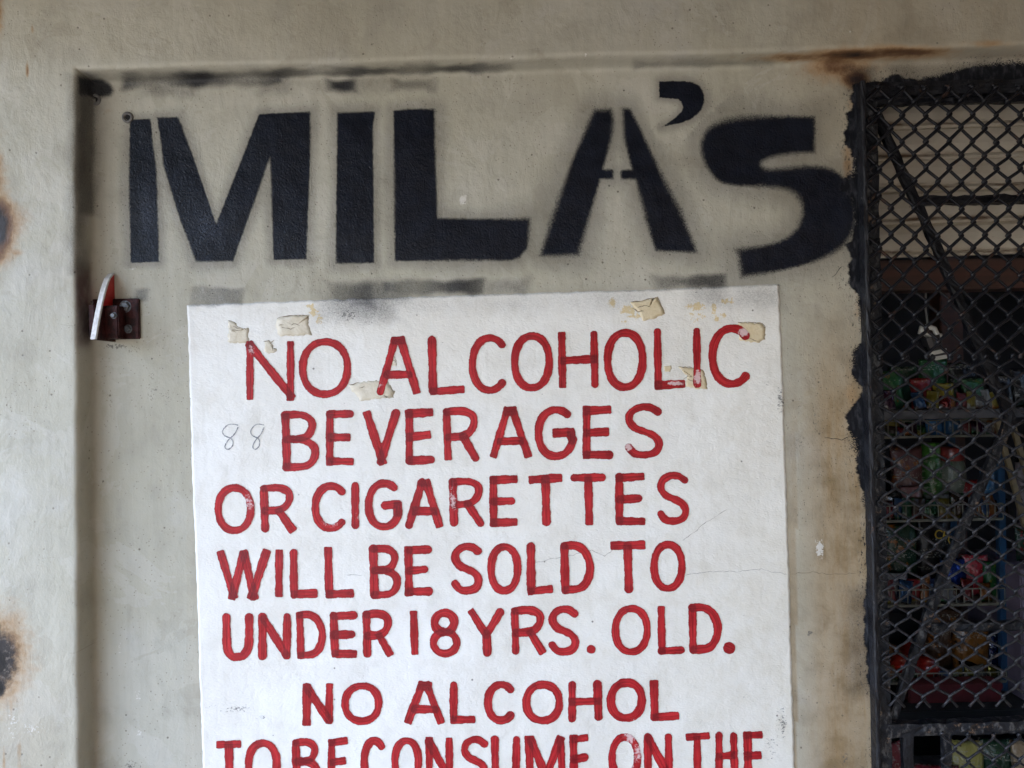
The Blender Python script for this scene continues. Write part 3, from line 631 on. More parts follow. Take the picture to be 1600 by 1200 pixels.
def red_letter(ch, x0, y0, x1, y1, w, seed):
    rj = random.Random(seed); h = w / 2
    if ch == 'I': x0, x1 = (x0 + x1) / 2 - h - .2, (x0 + x1) / 2 + h + .2
    bw, bh = max(x1 - x0 - w, .3), max(y1 - y0 - w, .3)
    strokes = []
    slope = -.022
    for st in GLY[ch]:
        pts = [(x0 + h + u * bw, y0 + h + v * bh + (u - .5) * bw * slope * .6) for u, v in st]
        if len(st) == 2:
            pts = [(a + rj.uniform(-1, 1), b + rj.uniform(-1, 1)) for a, b in pts]
        strokes.append((pts, w * rj.uniform(.93, 1.08), rj.uniform(0, 6.28), rj.random() < .55))
    def fields(x, y):
        best = np.full(x.shape, 1e9); U = np.zeros(x.shape); V = np.zeros(x.shape); K = np.zeros(x.shape); lap = np.zeros(x.shape)
        for si, (pts, sw, ph, square) in enumerate(strokes):
            dmin = np.full(x.shape, 1e9); uu = np.zeros(x.shape); vv = np.zeros(x.shape); L = 0
            for (ax, ay), (bx, by) in zip(pts[:-1], pts[1:]):
                d, t = seg_d(x, y, ax, ay, bx, by); ln = math.hypot(bx - ax, by - ay)
                if len(pts) == 2 and square:
                    tx = ((x - ax) * (bx - ax) + (y - ay) * (by - ay)) / (ln * ln + 1e-9) * ln
                    cr = ((x - ax) * (by - ay) - (y - ay) * (bx - ax)) / (ln + 1e-9)
                    rc = sw * .16; qx = np.abs(tx - ln / 2) - (ln / 2 + sw * .42) + rc; qy = np.abs(cr) - sw / 2 + rc
                    d = np.hypot(np.maximum(qx, 0), np.maximum(qy, 0)) + np.minimum(np.maximum(qx, qy), 0) - rc + sw / 2
                k = d < dmin
                cross = ((x - ax) * (by - ay) - (y - ay) * (bx - ax)) / (ln + 1e-9)
                uu = np.where(k, L + t * ln, uu); vv = np.where(k, cross, vv); dmin = np.where(k, d, dmin); L += ln
            half = sw / 2 * (1 + .07 * np.sin(uu * .11 + ph) + .04 * np.sin(uu * .37 + 2 * ph))
            sd = dmin - half
            ins = sst(.8, -.8, sd)
            lap += ins
            # paint pools where the brush was set down and lifted
            lap += .55 * ins * np.clip(np.exp(-((uu - 2) / 7) ** 2) * (1 if math.sin(ph * 3) > -.2 else 0) + np.exp(-((uu - L + 1) / 6) ** 2) * (1 if math.cos(ph * 2) > .1 else 0), 0, 1)
            k = sd < best
            best = np.where(k, sd, best); U = np.where(k, uu, U); V = np.where(k, vv, V); K = np.where(k, si + seed % 13, K)
        return best, U, V, K, np.clip(lap - 1, 0, 1)
    def extra(me, ax, ay):
        b, U, V, K, lap = fields(ax, ay)
        d = {'rsdf': b, 'lap': lap, 'rwear': attrs(ax, ay)['rwear']}
        put_attrs(me, d, ['rsdf', 'lap', 'rwear'])
        at = me.attributes.new('stroke', 'FLOAT_VECTOR', 'POINT')
        at.data.foreach_set('vector', np.stack([U / 1000, V / 1000, K], -1).astype(np.float32).ravel())
    return cut_grid(x0 - 3, x1 + 3, y0 - 3, y1 + 3, 1.6, lambda x, y: fields(x, y)[0], .0016, SIGN_A, extra, 1.0)
sd_ = 11
for ri_, row in enumerate(ROWS):
    for ch, x0, y0, x1, y1 in row:
        sd_ += 1
        w = {0: 12.2, 1: 12.6, 2: 12.4, 3: 12.6, 4: 12.4, 5: 12.6, 6: 12.2}[ri_]
        if ch == '.': w = 15.5
        o = link('full_stop' if ch == '.' else ('numeral' if ch in '18' else 'letter'), red_letter(ch, x0, y0, x1, y1, w, sd_), M['red'], sign, True)
# thin drawn or cracked lines: flat ribbons on the paint
def ribbon(name, lines, w, m, parent, lift, seed=1, jit=.6):
    bm = bmesh.new(); r_ = random.Random(seed)
    for ln in lines:
        pts = []
        for a, b in zip(ln[:-1], ln[1:]):
            k = max(2, int(math.hypot(a[0] - b[0], a[1] - b[1]) / 5))
            pts += [(a[0] + (b[0] - a[0]) * j / k + r_.uniform(-jit, jit), a[1] + (b[1] - a[1]) * j / k + r_.uniform(-jit, jit)) for j in range(k)]
        pts.append(ln[-1]); prev = None
        for i, (x, y) in enumerate(pts):
            x2, y2 = pts[min(i + 1, len(pts) - 1)]; x1, y1 = pts[max(i - 1, 0)]
            d = math.hypot(x2 - x1, y2 - y1) + 1e-6; nx, ny = -(y2 - y1) / d, (x2 - x1) / d
            ww = w * .5 * r_.uniform(.5, 1.1) * (.35 if i in (0, len(pts) - 1) else 1)
            vs = []
            for s in (-1, 1):
                v = P(x + nx * ww * s, y + ny * ww * s, 0); v.y = float(surf(np.float64(x), np.float64(y))) - lift; vs.append(bm.verts.new(v))
            if prev: bm.faces.new((prev[0], prev[1], vs[1], vs[0]))
            prev = vs
    me = bpy.data.meshes.new(name); bm.to_mesh(me); bm.free()
    return link(name, me, m, parent)
# torn tape left on the notice
def tape(poly, m, lift=.00105, seed=0, curl=None):
    r_ = random.Random(seed); bm = bmesh.new(); pts = []
    n = len(poly)
    for i in range(n):
        a, b = poly[i], poly[(i + 1) % n]; k = max(2, int(math.hypot(a[0] - b[0], a[1] - b[1]) / 3))
        for j in range(k):
            t = j / k; pts.append((a[0] + (b[0] - a[0]) * t + r_.uniform(-1.3, 1.3), a[1] + (b[1] - a[1]) * t + r_.uniform(-1.3, 1.3)))
    cx = sum(p[0] for p in pts) / len(pts); cy = sum(p[1] for p in pts) / len(pts)
    def place(x, y, l):
        v = P(x, y, 0); v.y = float(surf(np.float64(x), np.float64(y))) - l; return v
    rings = []
    for s in (1.0, .72, .4):
        rings.append([bm.verts.new(place(cx + (x - cx) * s, cy + (y - cy) * s, lift + (r_.uniform(0, .0003) if s < 1 else r_.choice((0, 0, .0002, .0003))))) for x, y in pts])
    low = [bm.verts.new(place(x, y, lift - .0005)) for x, y in pts]
    c = bm.verts.new(place(cx, cy, lift + .0002)); k = len(pts)
    for i in range(k):
        j = (i + 1) % k
        bm.faces.new((low[i], low[j], rings[0][j], rings[0][i]))
        for a, b in ((0, 1), (1, 2)): bm.faces.new((rings[a][i], rings[a][j], rings[b][j], rings[b][i]))
        bm.faces.new((rings[2][i], rings[2][j], c))
    return bmobj('tape_scrap', bm, m, sign, True)
TAPES = [([(357, 501), (366, 503), (374, 510), (381, 516), (388, 511), (389, 530), (387, 536), (357, 535)], 'tape'),
         ([(434, 498), (448, 494), (484, 492), (482, 504), (488, 523), (470, 524), (440, 525), (434, 520), (432, 506)], 'tape'),
         ([(413, 534), (420, 532), (426, 540), (427, 548), (432, 546), (431, 551), (420, 553), (414, 548)], 'tape'),
         ([(546, 602), (562, 597), (582, 595), (604, 594), (610, 603), (617, 612), (614, 621), (590, 623), (561, 626), (559, 618), (550, 611)], 'tape'),
         ([(612, 548), (618, 560), (620, 572), (607, 574), (608, 560)], 'tape'),
         ([(985, 473), (1027, 465), (1033, 478), (1040, 490), (1022, 498), (1005, 501), (1000, 490)], 'tapey'),
         ([(1152, 503), (1190, 505), (1196, 512), (1195, 530), (1186, 536), (1156, 533)], 'tapey'),
         ([(1060, 573), (1078, 574), (1098, 578), (1103, 590), (1105, 609), (1085, 607), (1072, 603), (1073, 587)], 'tapey'),
         ([(1038, 573), (1048, 572), (1048, 581), (1040, 582)], 'tapey')]
def tape_lines(poly, seed):
    r_ = random.Random(seed); x0 = min(p[0] for p in poly); x1 = max(p[0] for p in poly); y0 = min(p[1] for p in poly); y1 = max(p[1] for p in poly)
    out = []
    for k in range(r_.randint(1, 3)):
        a = r_.uniform(x0 + 3, (x0 + x1) / 2); y = r_.uniform(y0 + 4, y1 - 4); ln = []
        for j in range(r_.randint(2, 4)): ln.append((a, y)); a = min(a + r_.uniform(5, 10), x1 - 3); y += r_.uniform(-4, 4)
        out.append(ln)
    e = [tuple(p) for p in poly[:r_.randint(2, 4)]]
    return out + [e]
for i, (po, m) in enumerate(TAPES):
    to = tape(po, M[m], seed=i + 40)
    if len(po) > 4: ribbon('tear_line', tape_lines(po, i + 5), 1.6, M['tear'], sign, .0015, i + 60, .9)
def eight(x, y, s):
    return spline([(x + 26 * s, y + 2), (x + 12 * s, y + 1), (x + 2 * s, y + 10), (x + 4 * s, y + 18), (x + 16 * s, y + 24), (x + 17 * s, y + 34), (x + 10 * s, y + 40), (x + 5 * s, y + 36), (x + 10 * s, y + 26), (x + 20 * s, y + 16), (x + 26 * s, y + 5)], 5)
ribbon('pencil_numeral', [eight(347, 662, 1.0)], 2.1, M['pencil'], sign, .0013, 5, .15)
ribbon('pencil_numeral', [eight(391, 662, .85)], 2.1, M['pencil'], sign, .0013, 6, .15)
ribbon('hairline_crack', [[(1066, 898), (1120, 892), (1150, 893), (1190, 889), (1205, 893), (1230, 897)], [(835, 880), (860, 873), (890, 868), (925, 860), (945, 868), (962, 855), (1010, 848)], [(1066, 845), (1100, 818), (1135, 796)], [(540, 897), (566, 899)]], 1.0, M['crack'], sign, .0012, 9, 1.0)
ribbon('hairline_crack', [[(1288, 684), (1300, 685), (1315, 687), (1327, 682)], [(1300, 433), (1309, 424), (1316, 416)]], 1.1, M['dark'], wall, .0006, 10, .8)
ribbon('hairline_crack', [[(1236, 896), (1270, 894), (1300, 898), (1338, 896)]], .8, M['crackw'], wall, .0006, 14, 1.4)
ribbon('paint_drip', [[(47, 840), (51, 870), (53, 900), (56, 936)]], 1.3, M['redpaint'], wall, .0463, 12, .4) if False else None

# ------------------------------------------------------------------ hasp bracket with red and white blade
br = empty('bracket', P(175, 532)); br.location.y = 0
tag(br, 'small dark maroon steel bracket with red and white curved blade bolted beside the notice', 'bracket')
def pbox(name, px0, px1, py0, py1, y0, y1, m, parent, bev=.0):
    k = (y0 + DIST) / DIST      # picture edges are read on the front face
    a = P(px0, py1, y0); b = P(px1, py0, y0)
    return bmobj(name, box_bm(a.x, b.x, y0, y1, a.z, b.z, bev), m, parent)
plate = pbox('plate', 136, 216, 466, 531, -.006, .003, M['maroon'], br, .0012)
pbox('clamp_block', 160, 184, 477, 529, -.030, -.0055, M['maroon'], br, .0015)
pbox('side_cheek', 139, 147, 476, 528, -.030, -.0055, M['maroon'], br, .001)
# blade: thin plate standing off the wall, front edge curved outwards to the bottom
bm = bmesh.new()
zt, zb = P(178, 428, 0).z, P(160, 532, -.03).z
prof2 = []
for i in range(13):
    t = i / 12; prof2.append((-.004 - .056 * (t ** .62), zt + (zb - zt) * t))
xk = P(180, 480, 0).x
def blade(name, x0, x1, front_only, m, par_=br):
    bm = bmesh.new(); L_, R_ = [], []
    for y, z in prof2:
        if front_only: pair = [(y - .0012, z), (min(y + .0035, .002), z)]
        else: pair = [(y + .003, z - .0005), (.003, z - .0005)]
        L_.append([bm.verts.new((x0, p[0], p[1])) for p in pair]); R_.append([bm.verts.new((x1, p[0], p[1])) for p in pair])
    for i in range(12):
        for A_, s in ((L_, 1), (R_, -1)):
            bm.faces.new((A_[i][0], A_[i][1], A_[i + 1][1], A_[i + 1][0]))
        bm.faces.new((L_[i][0], R_[i][0], R_[i + 1][0], L_[i + 1][0])); bm.faces.new((L_[i][1], R_[i][1], R_[i + 1][1], L_[i + 1][1]))
    bm.faces.new((L_[0][0], L_[0][1], R_[0][1], R_[0][0])); bm.faces.new((L_[-1][0], L_[-1][1], R_[-1][1], R_[-1][0]))
    return bmobj(name, bm, m, par_)
bo = blade('blade', xk - .0055, xk - .0005, False, M['redpaint'])
bo.data.materials.append(M['maroon']); zcut = P(170, 476, -.02).z
for f_ in bo.data.polygons:
    if f_.center.z < zcut: f_.material_index = 1
blade('blade_edge', xk - .0068, xk + .0006, True, M['whitepaint'], bo)
def bolt(px, py, r, y, par):
    c = P(px, py, y); bm = bmesh.new()
    lathe_bm([(r * 1.25, -.002), (r * 1.25, .0008)], c, 20, 'Y', bm); lathe_bm([(r, 0), (r, .0045), (r * .8, .0055)], c, 6, 'Y', bm)
    bmobj('bolt', bm, M['bolt'], par)
bolt(196, 479, .0075, -.0055, plate); bolt(137, 513, .0075, -.0055, plate); bolt(200, 514, .0055, -.0055, plate); bolt(140, 472, .005, -.0055, plate); bolt(178, 493, .004, -.0298, br)
for px, py, lab in [(200, 184, 'small round metal wall anchor beside the top of the stencilled M'), (149, 156, 'paint-blackened round wall anchor in the upper corner of the recess')]:
    an = empty('wall_anchor', P(px, py)); an.location.y = 0; tag(an, lab, 'anchor')
    c = P(px, py, 0); c.y = float(surf(np.float64(px), np.float64(py)))
    slv = bmobj('sleeve', lathe_bm([(.0090, -.003), (.0088, .0022), (.0074, .0036), (.0052, .0034), (.0042, .0005), (.0040, -.002)], c, 24, 'Y'), M['anchor'], an, True)
    bmobj('screw_hole', lathe_bm([(.0044, -.002), (.0044, .0010)], c + Vector((.0006, 0, .0004)), 18, 'Y'), M['dark'], slv)

# ------------------------------------------------------------------ security grille
gr = empty('security_grille', P(1480, 1345)); gr.location.y = 0.0
tag(gr, 'black painted iron window grille covered with diamond wire mesh', 'grille')
def gbar(name, p1, p2, w, t, y, m, rough=.0012, n=None, seed=0):
    a = P(*p1, 0); b = P(*p2, 0); k = (y + DIST) / DIST
    a = P(p1[0], p1[1], y); b = P(p2[0], p2[1], y)
    n = n or max(4, int((b - a).length / .012))
    return bmobj(name, bar_bm(a, b, w * k / 1000, t, n, rough, seed=seed + int(p1[0])), m, gr, False)
gbar('stile', (1344, 130), (1372, 1340), 7, .020, -.008, M['iron'], .0007)
gbar('stile_face', (1357, 132), (1384, 1340), 20, .012, .001, M['worn'], .0012)
gbar('rail', (1340, 143), (1812, 131), 22, .016, .001, M['iron'], .0015)
gbar('rail', (1352, 160), (1812, 150), 12, .010, .006, M['iron'], .0015, seed=3)
gbar('rail', (1364, 1139), (1812, 1126), 19, .018, .002, M['worn'], .0014)
gbar('rail', (1380, 1335), (1812, 1322), 19, .018, .002, M['iron'], .0014)
gbar('stile', (1808, 130), (1812, 1340), 24, .018, .000, M['iron'], .001)
gbar('cross_bar', (1432, 314), (1805, 307), 13, .012, .014, M['iron'], .0016)
gbar('cross_bar', (1452, 980), (1805, 972), 13, .012, .014, M['worn'], .0016)
gbar('brace', (1366, 172), (1437, 330), 14, .008, .017, M['iron'], .0012)
gbar('brace', (1435, 322), (1582, 664), 14, .008, .017, M['iron'], .0012, seed=2)
gbar('brace', (1580, 650), (1470, 905), 13, .008, .015, M['worn'], .0012, seed=4)
gbar('brace', (1474, 895), (1390, 1132), 14, .008, .015, M['worn'], .0012, seed=5)
gbar('upright', (1416, 1140), (1421, 1335), 16, .010, .006, M['iron'], .0008)
gbar('upright', (1477, 1140), (1482, 1335), 12, .010, .004, M['worn'], .0012)
def mesh_wires(x0, xmax, y0, ytop, ybot, p, h, r, depth, lean, hook_top=False, xmin=1350, cut=False):
    """chain-link: each zigzag wire is its own piece; nodes at (x0+i*p, y0+j*h), i+j even"""
    i0 = math.floor((xmin - x0) / p) - 1
    j0 = math.ceil((ytop - y0) / h); j1 = math.floor((ybot - y0) / h)
    cnt = 0
    for i in range(i0, int((xmax - x0) / p) + 1):
        pts = []; rj = random.Random(i * 7 + int(y0))
        for j in range(j0, j1 + 1):
            right = (i + j) % 2 != 0            # this wire touches its right neighbour on these rows
            e = 1.7 * r * 1000 * .5
            cx = x0 + i * p + (p + e if right else -e); cy = y0 + j * h + rj.uniform(-.9, .9) + 1.2 * math.sin(i * .8 + j * .5); cx += rj.uniform(-.8, .8)
            s = 1 if right else -1
            dep = .0016
            for ddx, ddy, dd in ((-4.2 * s, -4.4, dep * s), (-1.0 * s, -1.7, dep * .7 * s), (0, 0, 0), (-1.0 * s, 1.7, -dep * .7 * s), (-4.2 * s, 4.4, -dep * s)):
                x = cx + ddx; y = cy + ddy
                x += lean * (y - 600)
                pts.append((x, y, depth + dd))
        lm = 1347 + .028 * (pts[len(pts) // 2][1] - 130)
        if sum(q[0] for q in pts) / len(pts) < lm + 12: continue
        if cut:
            pts.append((pts[-1][0] + (9.5 if pts[-1][0] > pts[-3][0] else -9.5), pts[-1][1] + 10, depth))
        V = [P(x, y, Y) for x, y, Y in pts]
        bmobj('wire', tube_bm(V, r, 6, jit=.05, seed=i), M['wire'], gr, True); cnt += 1
    return cnt
mesh_wires(1393.2, 1800, 158.7, 133, 562, 18.35, 20.95, .0026, -.0115, .004)
mesh_wires(1417.3, 1800, 595.6, 553, 1092, 20.7, 18.3, .0021, -.0105, .010, cut=True)
mesh_wires(1507.0, 1800, 1150.0, 1136, 1330, 20.0, 19.6, .0020, -.0100, .01, xmin=1497)
# wire ends wrapped round the stile
for k in range(24):
    py = 150 + k * 39.5 + random.uniform(-6, 6); x = 1359 + .025 * (py - 130)
    pts = [P(x + 9, py - 9, -.0115), P(x + 2, py - 4, -.0105), P(x - 4, py + 1, -.0100), P(x - 2, py + 6, -.0105), P(x + 6, py + 9, -.0112), P(x + 10, py + 6, -.0112)]
    bmobj('wire_end', tube_bm(pts, .0018, 6, seed=k), M['wire'], gr, True)
for k in range(12):
    px = 1404 + k * 36.7; py = 142 - (px - 1404) * .012
    pts = [P(px - 3, py + 10, -.0105), P(px + 4, py + 4, -.0115), P(px + 7, py - 2, -.0115), P(px + 4, py - 7, -.011), P(px - 1, py - 7, -.010)]
    bmobj('wire_end', tube_bm(pts, .0018, 6, seed=k), M['wire'], gr, True)

# ------------------------------------------------------------------ inside the shop
room = empty('shop_interior', (1.0, 1.5, 0)); tag(room, 'dim shop interior walls and ceiling behind the grille', 'room')
rx0, rx1 = .44, 2.1
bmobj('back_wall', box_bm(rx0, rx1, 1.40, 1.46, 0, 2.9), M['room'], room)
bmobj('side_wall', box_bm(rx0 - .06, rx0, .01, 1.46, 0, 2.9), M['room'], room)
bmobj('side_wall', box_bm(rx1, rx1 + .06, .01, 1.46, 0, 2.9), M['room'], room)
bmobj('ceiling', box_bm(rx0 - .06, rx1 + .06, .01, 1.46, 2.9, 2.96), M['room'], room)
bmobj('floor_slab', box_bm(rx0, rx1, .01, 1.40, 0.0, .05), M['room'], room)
# cream slats (part-lowered shutter) and timber beam
sh = empty('roller_shutter', P(1480, 402, .118)); tag(sh, 'cream rust-streaked shutter slats behind the top of the grille', 'shutter')
YS = .125; ks = (YS + DIST) / DIST / 1000
xs0, xs1 = P(1330, 300, YS).x, P(1830, 300, YS).x
for i, py in enumerate((150, 199, 247, 298, 350)):
    hgt = 51.5 * ks; zc = P(1470, py + 25, YS).z
    # curled slat profile: gentle belly, rolled lip at the foot
    prf = [(.004, hgt * .5 + .002), (-.004, hgt * .40), (-.0075, hgt * .18), (-.0085, -.05 * hgt), (-.006, -.27 * hgt), (-.0025, -.33 * hgt), (-.0055, -.38 * hgt), (-.0080, -.44 * hgt), (-.0060, -.5 * hgt), (.004, -.5 * hgt)]
    bm = bmesh.new(); n = 24; rings = []
    for k in range(n + 1):
        x = xs0 + (xs1 - xs0) * k / n
        rings.append([bm.verts.new((x - (xs0 + xs1) / 2, y + .0006 * math.sin(k * 1.7 + i), z + (x - P(1470, 300, YS).x) * .012)) for y, z in prf])
    for k in range(n):
        for j in range(len(prf)):
            bm.faces.new((rings[k][j], rings[k][(j + 1) % len(prf)], rings[k + 1][(j + 1) % len(prf)], rings[k + 1][j]))
    bm.faces.new(rings[0][::-1]); bm.faces.new(rings[-1])
    o = bmobj('slat', bm, M['slat'], sh)
    o.matrix_parent_inverse = Matrix.Identity(4); o.location = Vector(((xs0 + xs1) / 2, YS, zc)) - sh.location
a = P(1330, 458, .14); b = P(1830, 405, .14)
tag(bmobj('timber_beam', box_bm(a.x, b.x, .112, .17, a.z, b.z + .004, .003), M['wood']), 'dark red brown timber beam under the cream slats', 'beam')
YR = .50
def zrow(py, Y=YR): return P(1470, py, Y).z
def xat(px, Y=YR): return P(px, 800, Y).x
def kk(Y): return (Y + DIST) / DIST / 1000
# display rack with wire trays
rk = empty('display_rack', (xat(1470), .60, .05)); tag(rk, 'blue post display rack with bare wire trays behind the grille', 'rack')
zcount = zrow(1098)
for px in (1352, 1571):
    for Y in (.51, .70):
        bmobj('post', box_bm(xat(px, .5) - .008, xat(px, .5) + .008, Y, Y + .016, zrow(1099, .455) - .001, zrow(690), .002), M['bluepost'], rk)
for top, bot in ((657, 681), (789, 812), (921, 945), (1052, 1066)):
    z0, z1 = zrow(bot), zrow(top); x0, x1 = xat(1352), xat(1567); bm = bmesh.new()
    for z in (z0, z1): tube_bm([Vector((x0, YR, z)), Vector((x1, YR, z))], .0016, 5, bm)
    for i in range(18):
        x = x0 + (x1 - x0) * i / 17; tube_bm([Vector((x, YR - .001, z0)), Vector((x, YR - .001, z1))], .0012, 5, bm)
    for x in (x0, x1): tube_bm([Vector((x, YR, z1)), Vector((x, YR + .21, z1))], .0016, 5, bm)
    t = bmobj('tray', bm, M['racksteel'], rk)
    bmobj('tray_floor', box_bm(x0, x1, YR, YR + .21, z0 - .004, z0 - .0005), M['racksteel'], t)
    bmobj('tray_back', box_bm(x0, x1, YR + .21, YR + .213, z0, z0 + .09), M['room'], t)
# plank shelf above the rack
YSH = .40
zs = zrow(641, YSH)
x0, x1 = xat(1335, YSH), xat(1830, YSH)
pl = empty('plank_shelf', ((x0 + x1) / 2, .5, zs)); tag(pl, 'scuffed grey plank shelf loaded with bright snack bags', 'shelf')
bmobj('board', box_bm(x0, x1, YSH, .76, zs - .018, zs, .002), M['shelf'], pl)
for px in (1345, 1825): bmobj('support', box_bm(xat(px, .5) - .012, xat(px, .5) + .012, .72, .745, .05, zs - .017), M['wood'], pl)
# counter below and low shelf
zc = zrow(1099, .455); cx0, cx1 = xat(1330, .3), xat(1850, .3)
co_ = empty('counter', ((cx0 + cx1) / 2, .5, .05)); tag(co_, 'dark counter behind the grille carrying the red box', 'counter')
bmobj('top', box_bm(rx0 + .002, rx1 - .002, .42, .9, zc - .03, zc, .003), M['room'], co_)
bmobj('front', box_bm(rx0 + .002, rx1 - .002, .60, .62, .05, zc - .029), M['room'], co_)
zl = zrow(1262, .22)
ls = empty('ledge_shelf', (xat(1500, .25), .25, zl)); tag(ls, 'low ledge just inside the grille holding wrapped goods', 'shelf')
bmobj('board', box_bm(rx0 + .002, rx1 - .002, .106, .42, zl - .02, zl, .002), M['shelf'], ls)
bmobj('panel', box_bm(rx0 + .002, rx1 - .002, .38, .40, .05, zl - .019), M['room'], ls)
tag(bmobj('timber_post', box_bm(xat(1572, .55), xat(1612, .55), .80, .86, .05, 2.9, .003), M['wood']), 'dark brown timber post standing behind the plank shelf', 'post')

# ---- goods
PM = {}
def pack_mat(c1, c2, c3, foil=.0):
    key = (c1, c2, c3, foil)
    if key in PM: return PM[key]
    g = G('printed_wrapper'); o = g.objco(); z = g.xyz(o)
    nz = g.noise(o, 22, 3, .5, .6); nb = g.noise(o, 48, 4, .6)
    f = g.mr(g.ma('ADD', g.ma('MULTIPLY', z[2], 12), g.ma('MULTIPLY', g.ma('SUBTRACT', nz, .5), 1.6)), -.08, .08)
    c = g.mix(f, c1, c2); c = g.mix(g.mr(nb, .58, .64), c, c3)
    tx = g.noise(g.scl(o, (190, 1, 330)), 1.0, 2, .5); band = g.ma('GREATER_THAN', g.noise(g.scl(o, (6, 1, 38)), 1.0, 1), .54)
    c = g.mix(g.ma('MULTIPLY', g.mr(tx, .54, .60), g.ma('MULTIPLY', band, .8)), c, (.26, .25, .21))
    vd, vc = g.voro(g.scl(o, (1, .3, 1)), 30); c = g.mix(g.ma('MULTIPLY', g.mr(vd, .30, .26), g.ma('GREATER_THAN', g.xyz(vc)[0], .72)), c, c3)
    cr = g.noise(g.scl(o, (1, 1, .6)), 55, 3, .6, .5)
    PM[key] = g.done(c, .24 if foil else .34, g.bump(cr, .9, .006), metal=foil, spec=.4, coat=.08); return PM[key]
def bag_mesh(w, h, t, seed):
    r_ = random.Random(seed); bm = bmesh.new(); nu, nv = 12, 14; grid = {}
    ph = [r_.uniform(0, 6.3) for _ in range(4)]
    for side in (0, 1):
        for i in range(nu + 1):
            for j in range(nv + 1):
                u, v = i / nu * 2 - 1, j / nv * 2 - 1
                if side == 1 and (i in (0, nu) or j in (0, nv)): grid[1, i, j] = grid[0, i, j]; continue
                e = (1 - abs(u) ** 3.2) * (1 - abs(v) ** 2.6)
                cr = .16 * math.sin(7 * u + ph[0] + 2 * v) * math.sin(5 * v + ph[1]) + .10 * math.sin(13 * v + ph[2] + 3 * u)
                y = (t / 2) * e * (1 + cr) * (1 if side else -1)
                x = u * w / 2 * (1 - .07 * (1 - abs(v)) ** 1 * 0 - .05 * (1 - v * v)) + .012 * w * math.sin(9 * v + ph[3])
                z = h / 2 + v * h / 2 * (1 - .03 * (1 - u * u)) + (.01 * h * math.sin(20 * u) if j in (0, nv) else 0)
                grid[side, i, j] = bm.verts.new((x, y, z))
    for side in (0, 1):
        for i in range(nu):
            for j in range(nv):
                f = [grid[side, i, j], grid[side, i + 1, j], grid[side, i + 1, j + 1], grid[side, i, j + 1]]
                if len(set(f)) == 4:
                    try: bm.faces.new(f if side == 0 else f[::-1])
                    except ValueError: pass
    return bm
GR, DG, RD, YE, OR, BR, BL, SI, WH, PU, BK, CR, NV = (tuple(x * .38 for x in c_) for c_ in ((.03, .20, .05), (.012, .07, .03), (.42, .02, .02), (.50, .40, .03), (.55, .18, .02), (.10, .045, .022), (.03, .16, .42), (.45, .46, .48), (.62, .62, .60), (.14, .03, .09), (.015, .014, .016), (.50, .40, .26), (.01, .02, .10)))  # palette scaled down to put the dimness of the shop into the colours
def bag(px, zrow_, Y, wpx, hpx, cols, label, cat='packet', rot=0, lean=0, foil=0.0, group=None, seed=None):
    k = kk(Y); w, h = wpx * k, hpx * k
    seed = seed or int(px * 7 + hpx)
    o = bmobj('snack_packet' if cat == 'packet' else cat.replace(' ', '_'), bag_mesh(w, h, min(.34 * w, .05), seed), pack_mat(*cols, foil), None, True)
    o.location = (P(px, 800, Y).x, Y, zrow_); o.rotation_euler = (R(lean), R(rot), R((seed * 37) % 30 - 15))
    return tag(o, label, cat, group)
def jar(px, z, Y, wpx, hpx, body, lid, label, cat='jar'):
    k = kk(Y); r_, h = wpx * k / 2, hpx * k; c = Vector((P(px, 800, Y).x, Y, z))
    e = empty(cat, c); tag(e, label, cat)
    bmobj('body', lathe_bm([(r_ * .9, 0), (r_, h * .04), (r_, h * .70), (r_ * .86, h * .8), (r_ * .8, h * .82)], c, 20), body, e, True)
    bmobj('lid', lathe_bm([(r_ * .9, h * .80), (r_ * .92, h * .82), (r_ * .92, h * .97), (r_ * .85, h)], c, 20), lid, e, True)
    return e
def pm(c, r=.3): return plain('moulded_plastic', c, r, .25, 30, coat=.2)
z0 = zs
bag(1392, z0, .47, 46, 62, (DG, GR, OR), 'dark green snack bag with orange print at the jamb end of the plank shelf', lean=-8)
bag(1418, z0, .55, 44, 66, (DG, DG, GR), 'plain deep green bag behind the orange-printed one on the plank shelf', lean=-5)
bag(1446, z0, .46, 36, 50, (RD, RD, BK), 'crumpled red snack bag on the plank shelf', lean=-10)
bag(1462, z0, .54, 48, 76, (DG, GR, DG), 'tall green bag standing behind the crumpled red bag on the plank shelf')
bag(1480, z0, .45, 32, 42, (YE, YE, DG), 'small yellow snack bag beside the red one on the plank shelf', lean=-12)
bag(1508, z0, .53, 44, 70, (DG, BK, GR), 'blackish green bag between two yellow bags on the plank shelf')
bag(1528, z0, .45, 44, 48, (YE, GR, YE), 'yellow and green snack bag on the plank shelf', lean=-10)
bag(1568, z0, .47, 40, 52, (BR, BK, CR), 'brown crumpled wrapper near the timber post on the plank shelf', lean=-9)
bag(1604, z0, .47, 40, 60, (DG, BK, WH), 'dark green and white bag past the timber post on the plank shelf', lean=-6)
